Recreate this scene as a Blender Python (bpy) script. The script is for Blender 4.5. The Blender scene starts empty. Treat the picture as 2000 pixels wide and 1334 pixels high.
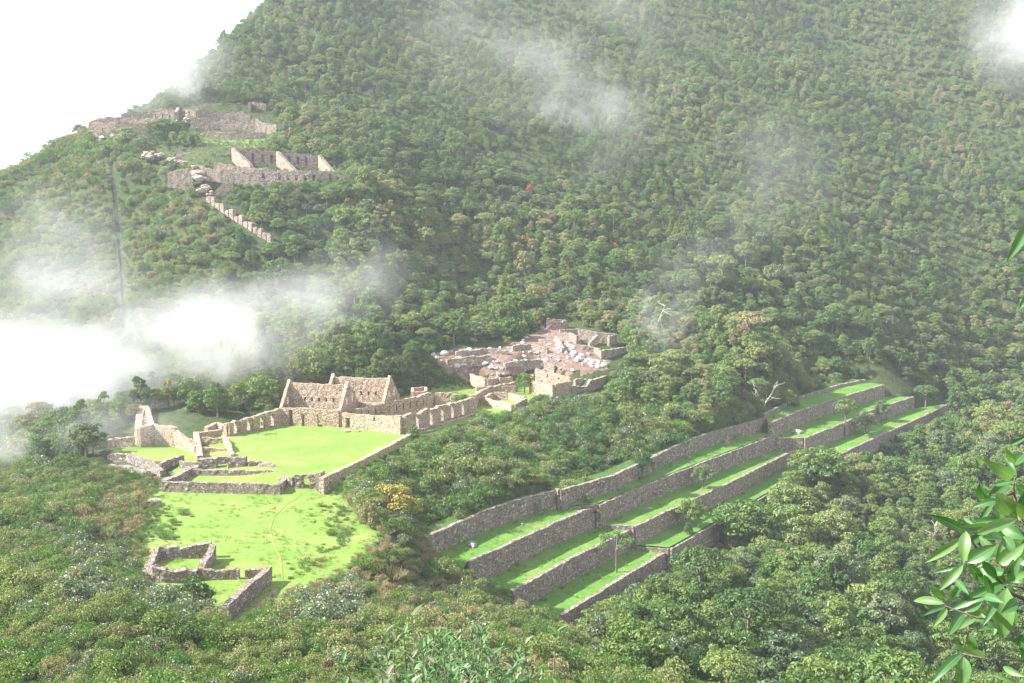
import bpy, bmesh, math, random
import numpy as np
from mathutils import Vector, noise as mnoise

# ------------------------------------------------------------------ camera, sky, sun, exposure
SC = bpy.context.scene
COL = SC.collection
F = 2144.0; HOR = 420.0; PIT = math.atan((667 - HOR) / F)
CP, SP = math.cos(PIT), math.sin(PIT)
cam_d = bpy.data.cameras.new("camera"); cam = bpy.data.objects.new("camera", cam_d); COL.objects.link(cam)
cam_d.sensor_width = 36; cam_d.lens = F / 2000 * 36; cam_d.clip_start = 0.1; cam_d.clip_end = 5000
cam.location = (0, 0, 0); cam.rotation_euler = (math.pi / 2 - PIT, 0, 0)
SC.camera = cam

SUN_EL, SUN_AZ = math.radians(40), math.radians(-97)          # azimuth from +Y, clockwise
sun_dir = Vector((math.sin(SUN_AZ) * math.cos(SUN_EL), math.cos(SUN_AZ) * math.cos(SUN_EL), math.sin(SUN_EL)))
w = bpy.data.worlds.new("World"); SC.world = w; w.use_nodes = True
nt = w.node_tree; nt.nodes.clear()
sky = nt.nodes.new("ShaderNodeTexSky"); sky.sky_type = 'NISHITA'; sky.sun_disc = False
sky.sun_elevation = SUN_EL; sky.sun_rotation = SUN_AZ; sky.altitude = 2500
bg1 = nt.nodes.new("ShaderNodeBackground"); bg1.inputs[1].default_value = 0.12
nt.links.new(sky.outputs[0], bg1.inputs[0])
bg2 = nt.nodes.new("ShaderNodeBackground"); bg2.inputs[0].default_value = (0.87, 0.90, 1.0, 1); bg2.inputs[1].default_value = 0.42
tcw = nt.nodes.new("ShaderNodeTexCoord"); nzw = nt.nodes.new("ShaderNodeTexNoise")
nzw.inputs["Scale"].default_value = 1.6; nzw.inputs["Detail"].default_value = 6
nt.links.new(tcw.outputs["Generated"], nzw.inputs["Vector"])
mr = nt.nodes.new("ShaderNodeMapRange"); mr.inputs[1].default_value = 0.25; mr.inputs[2].default_value = 0.5
mr.inputs[3].default_value = 0.72; mr.inputs[4].default_value = 1.0
nt.links.new(nzw.outputs[0], mr.inputs[0])
mxw = nt.nodes.new("ShaderNodeMixShader"); nt.links.new(mr.outputs[0], mxw.inputs[0])
nt.links.new(bg1.outputs[0], mxw.inputs[1]); nt.links.new(bg2.outputs[0], mxw.inputs[2])
wo = nt.nodes.new("ShaderNodeOutputWorld"); nt.links.new(mxw.outputs[0], wo.inputs[0])

sl = bpy.data.lights.new("sun", 'SUN'); sl.energy = 5.0; sl.angle = math.radians(0.8); sl.color = (1.0, 0.965, 0.89)
so = bpy.data.objects.new("sun", sl); COL.objects.link(so)
so.rotation_euler = (-sun_dir).to_track_quat('-Z', 'Y').to_euler()
so.location = (-200, 0, 300)
SC.view_settings.view_transform = 'Standard'; SC.view_settings.look = 'None'
SC.view_settings.exposure = 1.68; SC.view_settings.gamma = 1.0
SC.cycles.max_bounces = 6; SC.cycles.diffuse_bounces = 3; SC.cycles.transmission_bounces = 3
SC.cycles.transparent_max_bounces = 8; SC.cycles.volume_bounces = 3
SC.cycles.volume_step_rate = 1.0; SC.cycles.volume_max_steps = 64
SC.cycles.use_denoising = True

# ------------------------------------------------------------------ measuring helpers (photo pixel + plane or distance -> world point)
def ray(px, py):
    a = (px - 1000) / F; b = -(py - 667) / F
    return np.array([a, CP + b * SP, -SP + b * CP])
def Pz(px, py, z):
    r = ray(px, py); return r * (z / r[2])
def Pd(px, py, d):
    r = ray(px, py); return r * (d / r[1])
def proj(x, y, z):
    f = y * CP - z * SP; u = y * SP + z * CP
    f = np.where(np.abs(f) < .01, .01, f) if isinstance(f, np.ndarray) else f
    return 1000 + x / f * F, 667 - u / f * F
def zat(x, y, py):
    b = -(py - 667) / F
    return (b * y * CP - y * SP) / (CP + b * SP)

# ------------------------------------------------------------------ object helpers
def tag(o, label=None, cat=None, group=None, kind=None):
    if label: o['label'] = label
    if cat: o['category'] = cat
    if group: o['group'] = group
    if kind: o['kind'] = kind
    return o
def empty(name, loc, label, cat, group=None, rz=0):
    o = bpy.data.objects.new(name, None); COL.objects.link(o); o.location = loc; o.rotation_euler[2] = rz
    o.empty_display_size = .3
    return tag(o, label, cat, group)
class MB:
    def __init__(s): s.v = []; s.f = []; s.m = []; s.t = []
    def add(s, vs, fs, mi=0, tone=None):
        n = len(s.v); s.v.extend([tuple(map(float, p)) for p in vs])
        for f in fs: s.f.append(tuple(i + n for i in f)); s.m.append(mi)
        s.t.extend([tone if tone is not None else 0.5] * len(vs))
    def mesh(s, name, mats, loc=(0, 0, 0), smooth=False):
        me = bpy.data.meshes.new(name)
        v = [(a - loc[0], b - loc[1], c - loc[2]) for a, b, c in s.v]
        me.from_pydata(v, [], s.f)
        for m in mats: me.materials.append(m)
        if len(mats) > 1: me.polygons.foreach_set("material_index", s.m)
        at = me.attributes.new("tone", 'FLOAT', 'POINT'); at.data.foreach_set("value", s.t)
        if smooth: me.polygons.foreach_set("use_smooth", [True] * len(me.polygons))
        me.update(); return me
    def build(s, name, mats, parent=None, smooth=False, loc=None):
        if not isinstance(mats, (list, tuple)): mats = [mats]
        if parent is not None:
            l = parent.location
            o = bpy.data.objects.new(name, s.mesh(name, mats, l, smooth)); o.parent = parent
        else:
            if loc is None:
                a = np.array(s.v); loc = (float(a[:, 0].mean()), float(a[:, 1].mean()), float(a[:, 2].min()))
            o = bpy.data.objects.new(name, s.mesh(name, mats, loc, smooth)); o.location = loc
        COL.objects.link(o); return o
    def tube(s, pts, rads, n=6, mi=0, tone=None):
        rings = []
        for i, p in enumerate(pts):
            p = Vector(p); a = Vector(pts[max(0, i - 1)]); b = Vector(pts[min(len(pts) - 1, i + 1)])
            d = (b - a).normalized() if (b - a).length > 1e-6 else Vector((0, 0, 1))
            u = d.orthogonal().normalized() if abs(d.z) < .95 else d.cross(Vector((0, 1, 0))).normalized(); v = d.cross(u)
            rings.append([p + (u * math.cos(k * math.tau / n) + v * math.sin(k * math.tau / n)) * rads[i] for k in range(n)])
        vs = [q for r in rings for q in r]; fs = []
        for i in range(len(pts) - 1):
            for k in range(n):
                fs.append((i * n + k, i * n + (k + 1) % n, (i + 1) * n + (k + 1) % n, (i + 1) * n + k))
        fs.append(tuple(range(n - 1, -1, -1))); fs.append(tuple((len(pts) - 1) * n + k for k in range(n)))
        s.add(vs, fs, mi, tone)

# ------------------------------------------------------------------ materials
class NT:
    def __init__(s, name):
        s.m = bpy.data.materials.new(name); s.m.use_nodes = True; s.t = s.m.node_tree; s.t.nodes.clear()
        s.out = s.t.nodes.new("ShaderNodeOutputMaterial")
    def n(s, ty, **kw):
        o = s.t.nodes.new("ShaderNode" + ty)
        for k, v in kw.items():
            if k.startswith("i_"):
                key = k[2:]; key = int(key) if key.isdigit() else key.replace("_", " ")
                o.inputs[key].default_value = v
            else: setattr(o, k, v)
        return o
    def l(s, a, b): s.t.links.new(a, b)
    def pos(s): return s.n("NewGeometry").outputs["Position"]
    def noise(s, vec, scale, detail=4, rough=.55, dist=0):
        o = s.n("TexNoise"); o.inputs["Scale"].default_value = scale; o.inputs["Detail"].default_value = detail
        o.inputs["Roughness"].default_value = rough; o.inputs["Distortion"].default_value = dist
        s.l(vec, o.inputs["Vector"]); return o
    def ramp(s, fac, stops, interp='LINEAR'):
        o = s.n("ValToRGB"); e = o.color_ramp.elements; o.color_ramp.interpolation = interp
        while len(e) < len(stops): e.new(0.5)
        for i, (p, c) in enumerate(stops):
            e[i].position = p; e[i].color = (*c, 1) if len(c) == 3 else c
        s.l(fac, o.inputs[0]); return o.outputs[0]
    def mix(s, fac, a, b, mode='MIX'):
        o = s.n("Mix", data_type='RGBA', blend_type=mode)
        if isinstance(fac, (int, float)): o.inputs[0].default_value = fac
        else: s.l(fac, o.inputs[0])
        for k, x in ((6, a), (7, b)):
            if isinstance(x, tuple): o.inputs[k].default_value = (*x, 1)
            else: s.l(x, o.inputs[k])
        return o.outputs[2]
    def math(s, op, a, b=None, clamp=False):
        o = s.n("Math", operation=op, use_clamp=clamp)
        for k, x in ((0, a), (1, b)):
            if x is None: continue
            if isinstance(x, (int, float)): o.inputs[k].default_value = x
            else: s.l(x, o.inputs[k])
        return o.outputs[0]
    def mr(s, v, a, b, c=0., d=1.):
        o = s.n("MapRange", i_1=a, i_2=b, i_3=c, i_4=d); s.l(v, o.inputs[0]); return o.outputs[0]
    def bsdf(s, color, rough=.9, bump=None, bs=.5, bd=.1):
        p = s.n("BsdfPrincipled"); p.inputs["Roughness"].default_value = rough
        p.inputs["Specular IOR Level"].default_value = .25
        if isinstance(color, tuple): p.inputs["Base Color"].default_value = (*color, 1)
        else: s.l(color, p.inputs["Base Color"])
        if bump is not None:
            b = s.n("Bump"); b.inputs["Strength"].default_value = bs; b.inputs["Distance"].default_value = bd
            s.l(bump, b.inputs["Height"]); s.l(b.outputs[0], p.inputs["Normal"])
        s.l(p.outputs[0], s.out.inputs[0]); return s.m

def stone_mat(name, cols, scale=2.6, moss=.25, mosscol=(.09, .12, .03), mortar=(.10, .085, .07), bright=1.0):
    N = NT(name); P = N.pos()
    mp = N.n("Mapping"); mp.inputs["Scale"].default_value = (1, 1, 1.35); N.l(P, mp.inputs[0])
    nz = N.noise(mp.outputs[0], 3, 2)
    add = N.n("MixRGB"); 
    v2 = N.n("VectorMath", operation='MULTIPLY_ADD'); N.l(nz.outputs["Color"], v2.inputs[0]); v2.inputs[1].default_value = (.16, .16, .16); N.l(mp.outputs[0], v2.inputs[2])
    vo = N.n("TexVoronoi", i_Scale=scale); N.l(v2.outputs[0], vo.inputs["Vector"])
    ve = N.n("TexVoronoi", feature='DISTANCE_TO_EDGE', i_Scale=scale); N.l(v2.outputs[0], ve.inputs["Vector"])
    sep = N.n("SeparateColor"); N.l(vo.outputs["Color"], sep.inputs[0])
    base = N.ramp(sep.outputs[0], cols, 'LINEAR')
    fine = N.noise(P, 9, 4, .7)
    base = N.mix(N.mr(fine.outputs[0], .3, .7, 0., .45), base, (.5 * cols[1][1][0], .5 * cols[1][1][1], .5 * cols[1][1][2]))
    big = N.noise(P, .22, 4, .6)
    base = N.mix(N.mr(big.outputs[0], .38, .7, 0., .5), base, cols[-1][1])
    edge = N.mr(ve.outputs["Distance"], 0.02, 0.10)
    base = N.mix(edge, mortar, base)
    ms = N.noise(P, .9, 5, .7)
    base = N.mix(N.math('MULTIPLY', N.mr(ms.outputs[0], .56, .66), moss), base, mosscol)
    if bright != 1.0:
        base = N.mix(1.0, base, (bright, bright, bright), 'MULTIPLY')
    N.t.nodes.remove(add)
    h = N.math('ADD', edge, N.math('MULTIPLY', fine.outputs[0], .6))
    return N.bsdf(base, .95, h, .6, .12)

M = {}
M['terrace'] = stone_mat("terrace_stone", [(0, (.15, .12, .105)), (.3, (.36, .295, .26)), (.5, (.24, .195, .175)), (.72, (.43, .375, .335)), (.8, (.64, .60, .56)), (.86, (.33, .27, .23)), (1, (.42, .32, .26))], 1.7, .5, (.07, .10, .03))
M['ruin'] = stone_mat("ruin_stone", [(0, (.25, .18, .14)), (.3, (.50, .40, .33)), (.6, (.38, .30, .25)), (.85, (.64, .57, .50)), (1, (.49, .38, .30))], 2.0, .30, (.14, .14, .05))
M['house'] = stone_mat("house_stone", [(0, (.33, .215, .15)), (.3, (.62, .46, .35)), (.6, (.50, .355, .26)), (.85, (.74, .62, .51)), (1, (.62, .455, .335))], 2.2, .22, (.17, .15, .06))
M['rough'] = stone_mat("rough_stone", [(0, (.20, .155, .14)), (.3, (.34, .28, .25)), (.6, (.22, .17, .155)), (.8, (.66, .62, .60)), (1, (.36, .27, .21))], 2.0, .5, (.20, .13, .03))
def rock_mat(name, a, b, c):
    N = NT(name); P = N.pos(); n1 = N.noise(P, .6, 6, .65); n2 = N.noise(P, 4, 5, .7)
    col = N.ramp(n1.outputs[0], [(.3, a), (.5, b), (.7, c)])
    col = N.mix(N.mr(n2.outputs[0], .35, .7, 0, .5), col, tuple(.55 * x for x in a))
    return N.bsdf(col, .95, n2.outputs[0], .7, .2)
M['white_rock'] = rock_mat("white_rock", (.34, .31, .30), (.50, .47, .46), (.60, .57, .56))
M['pale_rock'] = rock_mat("pale_rock", (.28, .22, .19), (.44, .37, .33), (.56, .50, .46))
M['boulder'] = rock_mat("boulder_stone", (.50, .47, .46), (.64, .61, .61), (.72, .70, .70))
M['grey_rock'] = rock_mat("grey_rock", (.22, .20, .19), (.33, .30, .29), (.42, .40, .38))

def grass_mat(name, a, b, dry, drya=.35, scale=1.0):
    N = NT(name); P = N.pos()
    n1 = N.noise(P, .09 * scale, 5, .6); n2 = N.noise(P, .7 * scale, 5, .7); n3 = N.noise(P, 5, 4, .7)
    c = N.mix(N.mr(n1.outputs[0], .35, .65), a, b)
    c = N.mix(N.mr(n2.outputs[0], .4, .7, 0, .55), c, tuple(.55 * x for x in a))
    c = N.mix(N.math('MULTIPLY', N.mr(n1.outputs[0], .56, .68), drya), c, dry)
    c = N.mix(N.mr(n3.outputs[0], .35, .75, 0, .4), c, tuple(.5 * x for x in b))
    return N.bsdf(c, .95, N.math('ADD', n3.outputs[0], N.math('MULTIPLY', n2.outputs[0], 3.)), .8, .12)
M['lawn'] = grass_mat("lawn_grass", (.14, .27, .045), (.22, .32, .07), (.27, .29, .10))
M['verge'] = grass_mat("verge_grass", (.05, .12, .02), (.08, .16, .03), (.12, .14, .05))
M['terrace_grass'] = grass_mat("terrace_grass", (.085, .225, .03), (.145, .28, .045), (.20, .26, .07), .6, 2.0)

# ------------------------------------------------------------------ leaves
def leaf_mat(name, stops, tint=(.09, .11, .05), transl=.28, orange=0.0, sat=1.0):
    N = NT(name); P = N.pos()
    oi = N.n("ObjectInfo"); at = N.n("Attribute", attribute_name="tone")
    wn = N.noise(P, .02, 3, .5); w2 = N.noise(P, .35, 2, .5)
    f = N.math('ADD', N.math('MULTIPLY', oi.outputs["Random"], .52), N.math('MULTIPLY', N.mr(wn.outputs[0], .39, .61), .34))
    f = N.math('ADD', f, N.math('MULTIPLY', N.mr(w2.outputs[0], .3, .7), .14), True)
    c = N.ramp(f, stops)
    # leaf to leaf difference of the plant itself
    c = N.mix(N.mr(at.outputs["Fac"], 0, 1, 0, .6), c, N.mix(1.0, c, (1.75, 1.6, 1.35), 'MULTIPLY'))
    c = N.mix(N.mr(at.outputs["Fac"], .93, .97, 0, .55), c, tint)
    d = N.n("BsdfDiffuse"); N.l(c, d.inputs[0])
    t = N.n("BsdfTranslucent"); N.l(N.mix(1.0, c, (1.1, 1.25, .7), 'MULTIPLY'), t.inputs[0])
    g = N.n("BsdfGlossy"); g.inputs["Roughness"].default_value = .5; g.inputs[0].default_value = (.8, .85, .8, 1)
    m1 = N.n("MixShader"); m1.inputs[0].default_value = transl; N.l(d.outputs[0], m1.inputs[1]); N.l(t.outputs[0], m1.inputs[2])
    m2 = N.n("MixShader"); m2.inputs[0].default_value = .035; N.l(m1.outputs[0], m2.inputs[1]); N.l(g.outputs[0], m2.inputs[2])
    N.l(m2.outputs[0], N.out.inputs[0]); return N.m
M['leaf'] = leaf_mat("forest_leaf", [(0, (.034, .072, .018)), (.28, (.070, .138, .032)), (.5, (.120, .195, .048)), (.68, (.175, .235, .068)), (.84, (.225, .225, .10)), (1, (.24, .18, .11))], (.26, .24, .16))
M['leaf_fresh'] = leaf_mat("fresh_leaf", [(0, (.04, .11, .02)), (.4, (.075, .17, .03)), (.75, (.12, .21, .04)), (1, (.17, .21, .06))], (.26, .28, .12))
M['leaf_scrub'] = leaf_mat("scrub_leaf", [(0, (.055, .11, .026)), (.3, (.115, .185, .042)), (.55, (.18, .23, .07)), (.78, (.24, .245, .12)), (1, (.29, .24, .16))], (.36, .33, .24))
M['leaf_silver'] = leaf_mat("silver_leaf", [(0, (.08, .13, .06)), (.5, (.12, .17, .085)), (1, (.17, .20, .12))], (.45, .43, .42))
M['tuft'] = leaf_mat("tuft_leaf", [(0, (.13, .27, .035)), (.5, (.20, .34, .05)), (1, (.28, .36, .09))], (.3, .3, .1))
M['leaf_yellow'] = leaf_mat("yellow_leaf", [(0, (.20, .22, .05)), (.5, (.27, .25, .06)), (1, (.32, .25, .08))], (.5, .22, .07))
M['leaf_orange'] = leaf_mat("orange_leaf", [(0, (.26, .10, .035)), (.5, (.34, .12, .04)), (1, (.30, .16, .07))], (.5, .3, .2))
M['straw'] = leaf_mat("straw_leaf", [(0, (.15, .16, .06)), (.4, (.23, .21, .11)), (.8, (.29, .24, .15)), (1, (.30, .20, .13))], (.55, .48, .34))
M['blossom'] = leaf_mat("pale_blossom", [(0, (.36, .34, .32)), (1, (.50, .46, .46))], (.7, .66, .68))
M['spear'] = leaf_mat("spear_leaf", [(0, (.035, .10, .035)), (.45, (.07, .15, .05)), (.7, (.14, .17, .08)), (1, (.24, .17, .13))], (.45, .30, .30))
def bark_mat(name, a, b):
    N = NT(name); P = N.pos(); n = N.noise(P, 3, 5, .7)
    return N.bsdf(N.mix(N.mr(n.outputs[0], .35, .65), a, b), .9, n.outputs[0], .6, .05)
M['bark'] = bark_mat("bark", (.13, .10, .075), (.24, .20, .16))
M['deadwood'] = bark_mat("deadwood", (.42, .37, .32), (.60, .55, .50))

def rhomb(mb, base, d, nrm, L, W, mi, tone, bend=.12):
    d = d.normalized(); s = d.cross(nrm)
    if s.length < 1e-4: s = d.orthogonal()
    s.normalize(); n = s.cross(d)
    mid = base + d * L * .45
    mb.add([base, mid + s * W * .5 + n * L * bend, base + d * L - n * L * bend, mid - s * W * .5 + n * L * bend],
           [(0, 1, 2), (0, 2, 3)], mi, tone)
def rdir(R):
    while True:
        v = Vector((R.uniform(-1, 1), R.uniform(-1, 1), R.uniform(-1, 1)))
        if .05 < v.length < 1: return v.normalized()
def clump(mb, R, c, r, n, L, W, mi=0, flat=.7, droop=0., base_tone=None):
    bt = R.random() * .75 if base_tone is None else base_tone
    for _ in range(n):
        d = rdir(R)
        if d.z < -.35: d.z *= -.6; d.normalize()
        p = c + Vector((d.x * r, d.y * r, d.z * r * flat)) * R.uniform(.72, 1.06)
        t = rdir(R); t = (t - d * t.dot(d) * .8 + Vector((0, 0, -droop))).normalized()
        tone = min(1, max(0, bt + R.uniform(-.25, .25)))
        if R.random() < .03: tone = 1.0
        rhomb(mb, p, t, (d + rdir(R) * .38).normalized(), L * R.uniform(.7, 1.3), W * R.uniform(.7, 1.3), mi, tone)

def tree_proto(seed, H, CR, shape, leafm, n_cl=38, n_lf=52, L=.42, W=.28):
    """returns trunk builder, crown builder (unit is metres)"""
    R = random.Random(seed); tr = MB(); cr = MB()
    ch = {'broad': .42, 'umbrella': .62, 'mound': .12, 'drape': .2, 'tall': .3}[shape]
    lean = Vector((R.uniform(-.5, .5), R.uniform(-.5, .5), 0))
    fork = Vector((0, 0, H * ch)) + lean * .6
    tr.tube([Vector((0, 0, -.8)), Vector((0, 0, H * ch * .5)) + lean * .2, fork], [H * .028 + .05, H * .022 + .04, H * .018 + .03], 7)
    cs = []
    for k in range(n_cl):
        for _ in range(20):
            a = R.uniform(0, math.tau); rr = math.sqrt(R.random())
            if shape == 'umbrella':
                q = Vector((math.cos(a) * rr * CR, math.sin(a) * rr * CR, H * (.80 + .16 * (1 - rr * rr)) + R.uniform(-.3, .3)))
            elif shape == 'mound':
                z = R.random(); q = Vector((math.cos(a) * CR * rr * (1 - z * .65), math.sin(a) * CR * rr * (1 - z * .65), H * (.12 + .74 * z)))
            elif shape == 'drape':
                z = R.random(); ww = (1 - z ** 2.2) ** .5; q = Vector((math.cos(a) * CR * max(rr, .6) * ww, math.sin(a) * CR * max(rr, .6) * ww, H * (.15 + .75 * z)))
            elif shape == 'tall':
                z = R.random(); ww = math.sin(math.pi * (.15 + .8 * z)); q = Vector((math.cos(a) * CR * rr * ww, math.sin(a) * CR * rr * ww, H * (.32 + .62 * z)))
            else:
                z = R.random(); ww = math.sqrt(max(.05, 1 - (z * .95) ** 2)); rr = max(rr, .45); q = Vector((math.cos(a) * CR * rr * ww, math.sin(a) * CR * rr * ww, H * (.42 + .46 * z)))
            if all((q - o).length > CR * .30 for o in cs): break
        cs.append(q)
    for q in cs:
        r = CR * R.uniform(.17, .34)
        clump(cr, R, q + lean * .7, r, n_lf, L, W, 0, .62 if shape != 'drape' else 1.1, .6 if shape == 'drape' else .1)
    for q in cs[::3]:
        m = (fork + q + lean * .7) * .5 + Vector((0, 0, -.25 * CR * .3))
        tr.tube([fork + Vector((0, 0, -.1)), m, q + lean * .7], [H * .012 + .03, H * .008 + .02, .02], 5)
    return tr, cr
def shrub_proto(seed, H, CR, leafm_i=0, n_cl=12, n_lf=46, L=.22, W=.11, extra=None, up=0.):
    R = random.Random(seed); b = MB()
    for k in range(n_cl):
        a = R.uniform(0, math.tau); rr = math.sqrt(R.random()); z = R.random()
        q = Vector((math.cos(a) * CR * rr * (1 - .5 * z), math.sin(a) * CR * rr * (1 - .5 * z), H * (.18 + .62 * z)))
        b.tube([Vector((0, 0, -.4)), q * .5 + Vector((0, 0, -.05)), q], [.045, .03, .012], 4, 1)
        clump(b, R, q, CR * R.uniform(.28, .45), n_lf, L, W, 0, .75, -up)
        if extra:
            for _ in range(extra):
                d = rdir(R); d.z = abs(d.z)
                p = q + d * CR * .42
                rhomb(b, p, rdir(R), d, .16, .15, 2, R.random())
    return b
def straw_proto(seed, H, n=90, mi=0, W=.03, spread=.5):
    R = random.Random(seed); b = MB()
    for _ in range(n):
        a = R.uniform(0, math.tau); r = R.random() * spread * .5; sp = R.uniform(.05, spread)
        p = Vector((math.cos(a) * r, math.sin(a) * r, -.05)); d = Vector((math.cos(a) * sp, math.sin(a) * sp, 1)).normalized()
        rhomb(b, p, d, Vector((math.cos(a), math.sin(a), .2)), H * R.uniform(.5, 1.1), W, mi, R.random(), .05)
    return b
def spear_proto(seed, H, L=.34, W=.115):
    """tall stems, each topped and lined with lance-shaped leaves"""
    R = random.Random(seed); b = MB()
    for k in range(7):
        a = R.uniform(0, math.tau); top = Vector((math.cos(a) * R.uniform(.2, 1.5), math.sin(a) * R.uniform(.2, 1.5), H * R.uniform(.45, 1.05)))
        base = Vector((top.x * .2, top.y * .2, -.3)); b.tube([base, (base + top) * .5 + rdir(R) * .08, top], [.03, .022, .012], 5, 1)
        for j in range(13):
            t = 1 - (j / 13) ** 1.3 * .45; p = base.lerp(top, t); az = j * 2.4 + k; upw = (R.uniform(.4, 1.0) if j < 4 else R.uniform(-.2, .5))
            d = Vector((math.cos(az), math.sin(az), upw * 1.5)).normalized()
            lance(b, p, d, Vector((0, 0, 1)), L * R.uniform(.6, 1.1), W, 0, R.random() if j > 5 else R.uniform(.6, 1))
    return b
def lance(b, p, d, up, L, W, mi, tone, curl=.25, seg=5):
    d = d.normalized(); s = d.cross(up)
    if s.length < 1e-3: s = d.orthogonal()
    s.normalize(); n = s.cross(d)
    vs = []; fs = []
    for i in range(seg + 1):
        t = i / seg; wd = W * .5 * math.sin(math.pi * min(.98, .06 + .94 * t) ** .85) if 0 < i < seg else W * .03
        c = p + d * L * t - n * L * curl * t * t
        vs += [c - s * wd + n * wd * .35, c - n * 0, c + s * wd + n * wd * .35]
    for i in range(seg):
        a = i * 3
        fs += [(a, a + 1, a + 4, a + 3), (a + 1, a + 2, a + 5, a + 4)]
    b.add(vs, fs, mi, tone)

# ------------------------------------------------------------------ terraces: measured lines (top edge pixels on each lawn's plane)
#   section N (near), M (middle), F (far): lawn levels A, B, C and the foot of the lowest wall
TOPW = {  # wall index -> section -> (z of the top, [pixels of the top edge], z of foot)
 1: {'N': (-55.2, [(815,1058),(836,1047),(884,1025),(964,991),(1025,972),(1087,958)], -59.0),
     'M': (-54.8, [(1093,957),(1140,945),(1204,926),(1319,871),(1380,847),(1460,826),(1496,817)], -58.3),
     'F': (-53.9, [(1494,807),(1560,776),(1640,751),(1690,741)], -55.0)},
 2: {'N': (-59.0, [(915,1097),(932,1089),(993,1062),(1080,1022),(1162,988)], -63.4),
     'M': (-58.5, [(1169,986),(1274,942),(1385,898),(1479,863),(1541,837)], -62.6),
     'F': (-55.0, [(1505,825),(1560,803),(1614,785),(1670,768),(1726,751)], -59.2)},
 3: {'N': (-63.4, [(1000,1154),(1022,1142),(1108,1094),(1230,1034)], -67.6),
     'M': (-62.6, [(1239,1028),(1332,985),(1436,937),(1536,886),(1570,873)], -66.5),
     'F': (-59.2, [(1570,856),(1653,824),(1702,801),(1784,775)], -63.3)},
 4: {'N': (-67.6, [(1095,1202),(1114,1190),(1204,1135),(1302,1076)], -71.4),
     'M': (-66.8, [(1308,1073),(1402,1020),(1500,965),(1570,925),(1630,893)], -70.6),
     'F': (-63.3, [(1636,889),(1689,864),(1780,823),(1853,789)], -66.6)}}
def resamp(pts, n):
    pts = np.array(pts); d = np.r_[0, np.cumsum(np.linalg.norm(np.diff(pts, axis=0), axis=1))]
    s = np.linspace(0, d[-1], n); return np.stack([np.interp(s, d, pts[:, k]) for k in range(pts.shape[1])], 1)
WXY = {i: {s: np.array([Pz(x, y, z)[:2] for x, y in px]) for s, (z, px, zf) in d.items()} for i, d in TOPW.items()}

# ------------------------------------------------------------------ terrain
ZP, ZF = -46.5, -49.0      # great plaza, lower field
ctl = []
def C(px, py, d=None, z=None):
    p = Pd(px, py, d) if d else Pz(px, py, z); ctl.append(tuple(p))
def CX(x, y, z): ctl.append((x, y, z))
for px, py in [(445,851),(567,824),(663,832),(784,848),(480,905),(550,920),(620,935),(700,900),(620,870),(500,870),(740,860)]: C(px, py, z=ZP)
for px, py in [(318,960),(550,966),(600,962),(430,1000),(700,1030),(540,1060),(420,1060),(560,1135),(531,1142),(350,985),(660,1100),(310,1110),(453,1205)]: C(px, py, z=ZF)
for px, py in [(345,905),(400,860),(380,930),(480,935)]: C(px, py, z=-47.6)
for i, s in ((1,'N'),(1,'M'),(1,'F')):
    z = TOPW[i][s][0]
    for p in resamp(WXY[i][s], 3): CX(p[0] - 2.0, p[1] + 1.4, z)
for i in (1, 2, 3):
    p = (WXY[i]['N'][0] + WXY[i + 1]['N'][0]) / 2; CX(p[0] - .57 * 4.5, p[1] - .82 * 4.5, TOPW[i]['N'][2] + .9)
for s in 'NMF':
    z = TOPW[4][s][2]
    for p in resamp(WXY[4][s], 3): CX(p[0] + .8, p[1] - .6, z)
# enclosure beside the houses and the ground behind
for px, py in [(928,804),(850,795),(900,770),(860,840),(790,860)]: C(px, py, z=-46.7)
for px, py, z in [(880,860,-50),(1000,850,-50),(760,940,-50.5),(780,1000,-54),(700,960,-48.5),(1150,830,-49.5),(1300,800,-50)]: C(px, py, z=z)
C(1003,799,z=-46.3); C(945,787,z=-46.3); C(1081,773,z=-46.3); C(1150,765,z=-46.5); C(930,760,z=-45.8); C(1183,756,z=-46.4)
C(1084,728,d=292); C(996,732,d=290); C(908,741,d=288); C(875,723,d=289)
C(844,692,d=299); C(992,677,d=307); C(920,700,d=299); C(1040,700,d=300); C(1058,644,d=324); C(1183,706,d=304); C(1183,724,d=298); C(1205,672,d=316); C(1106,640,d=328); C(1100,690,d=304); C(1150,690,d=306); C(1240,690,d=312); C(1240,740,d=297)
C(700,700,d=285); C(600,690,d=290); C(800,640,d=310); C(450,700,d=285)
# right flank and valley side
C(1900,800,d=368); C(1960,740,d=400); C(1500,700,d=318); C(1700,690,d=365); C(1350,680,d=322); C(1320,740,d=300); C(1400,780,d=285)
C(1900,850,d=335); C(1999,860,d=345); C(2200,820,d=370); C(1999,1000,d=266); C(2300,1000,d=275); C(1700,1000,d=262); C(1500,1100,d=228)
C(1999,1334,d=190); C(2300,1334,d=200); C(1750,1334,d=172); C(1500,1334,d=160); C(1250,1334,d=138); C(1300,1200,d=180); C(1700,1150,d=215)
C(1100,1260,d=150); C(900,1140,d=172); C(950,1250,d=135); C(800,1060,d=176); C(760,1130,d=158); C(850,1200,d=140)
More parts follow.
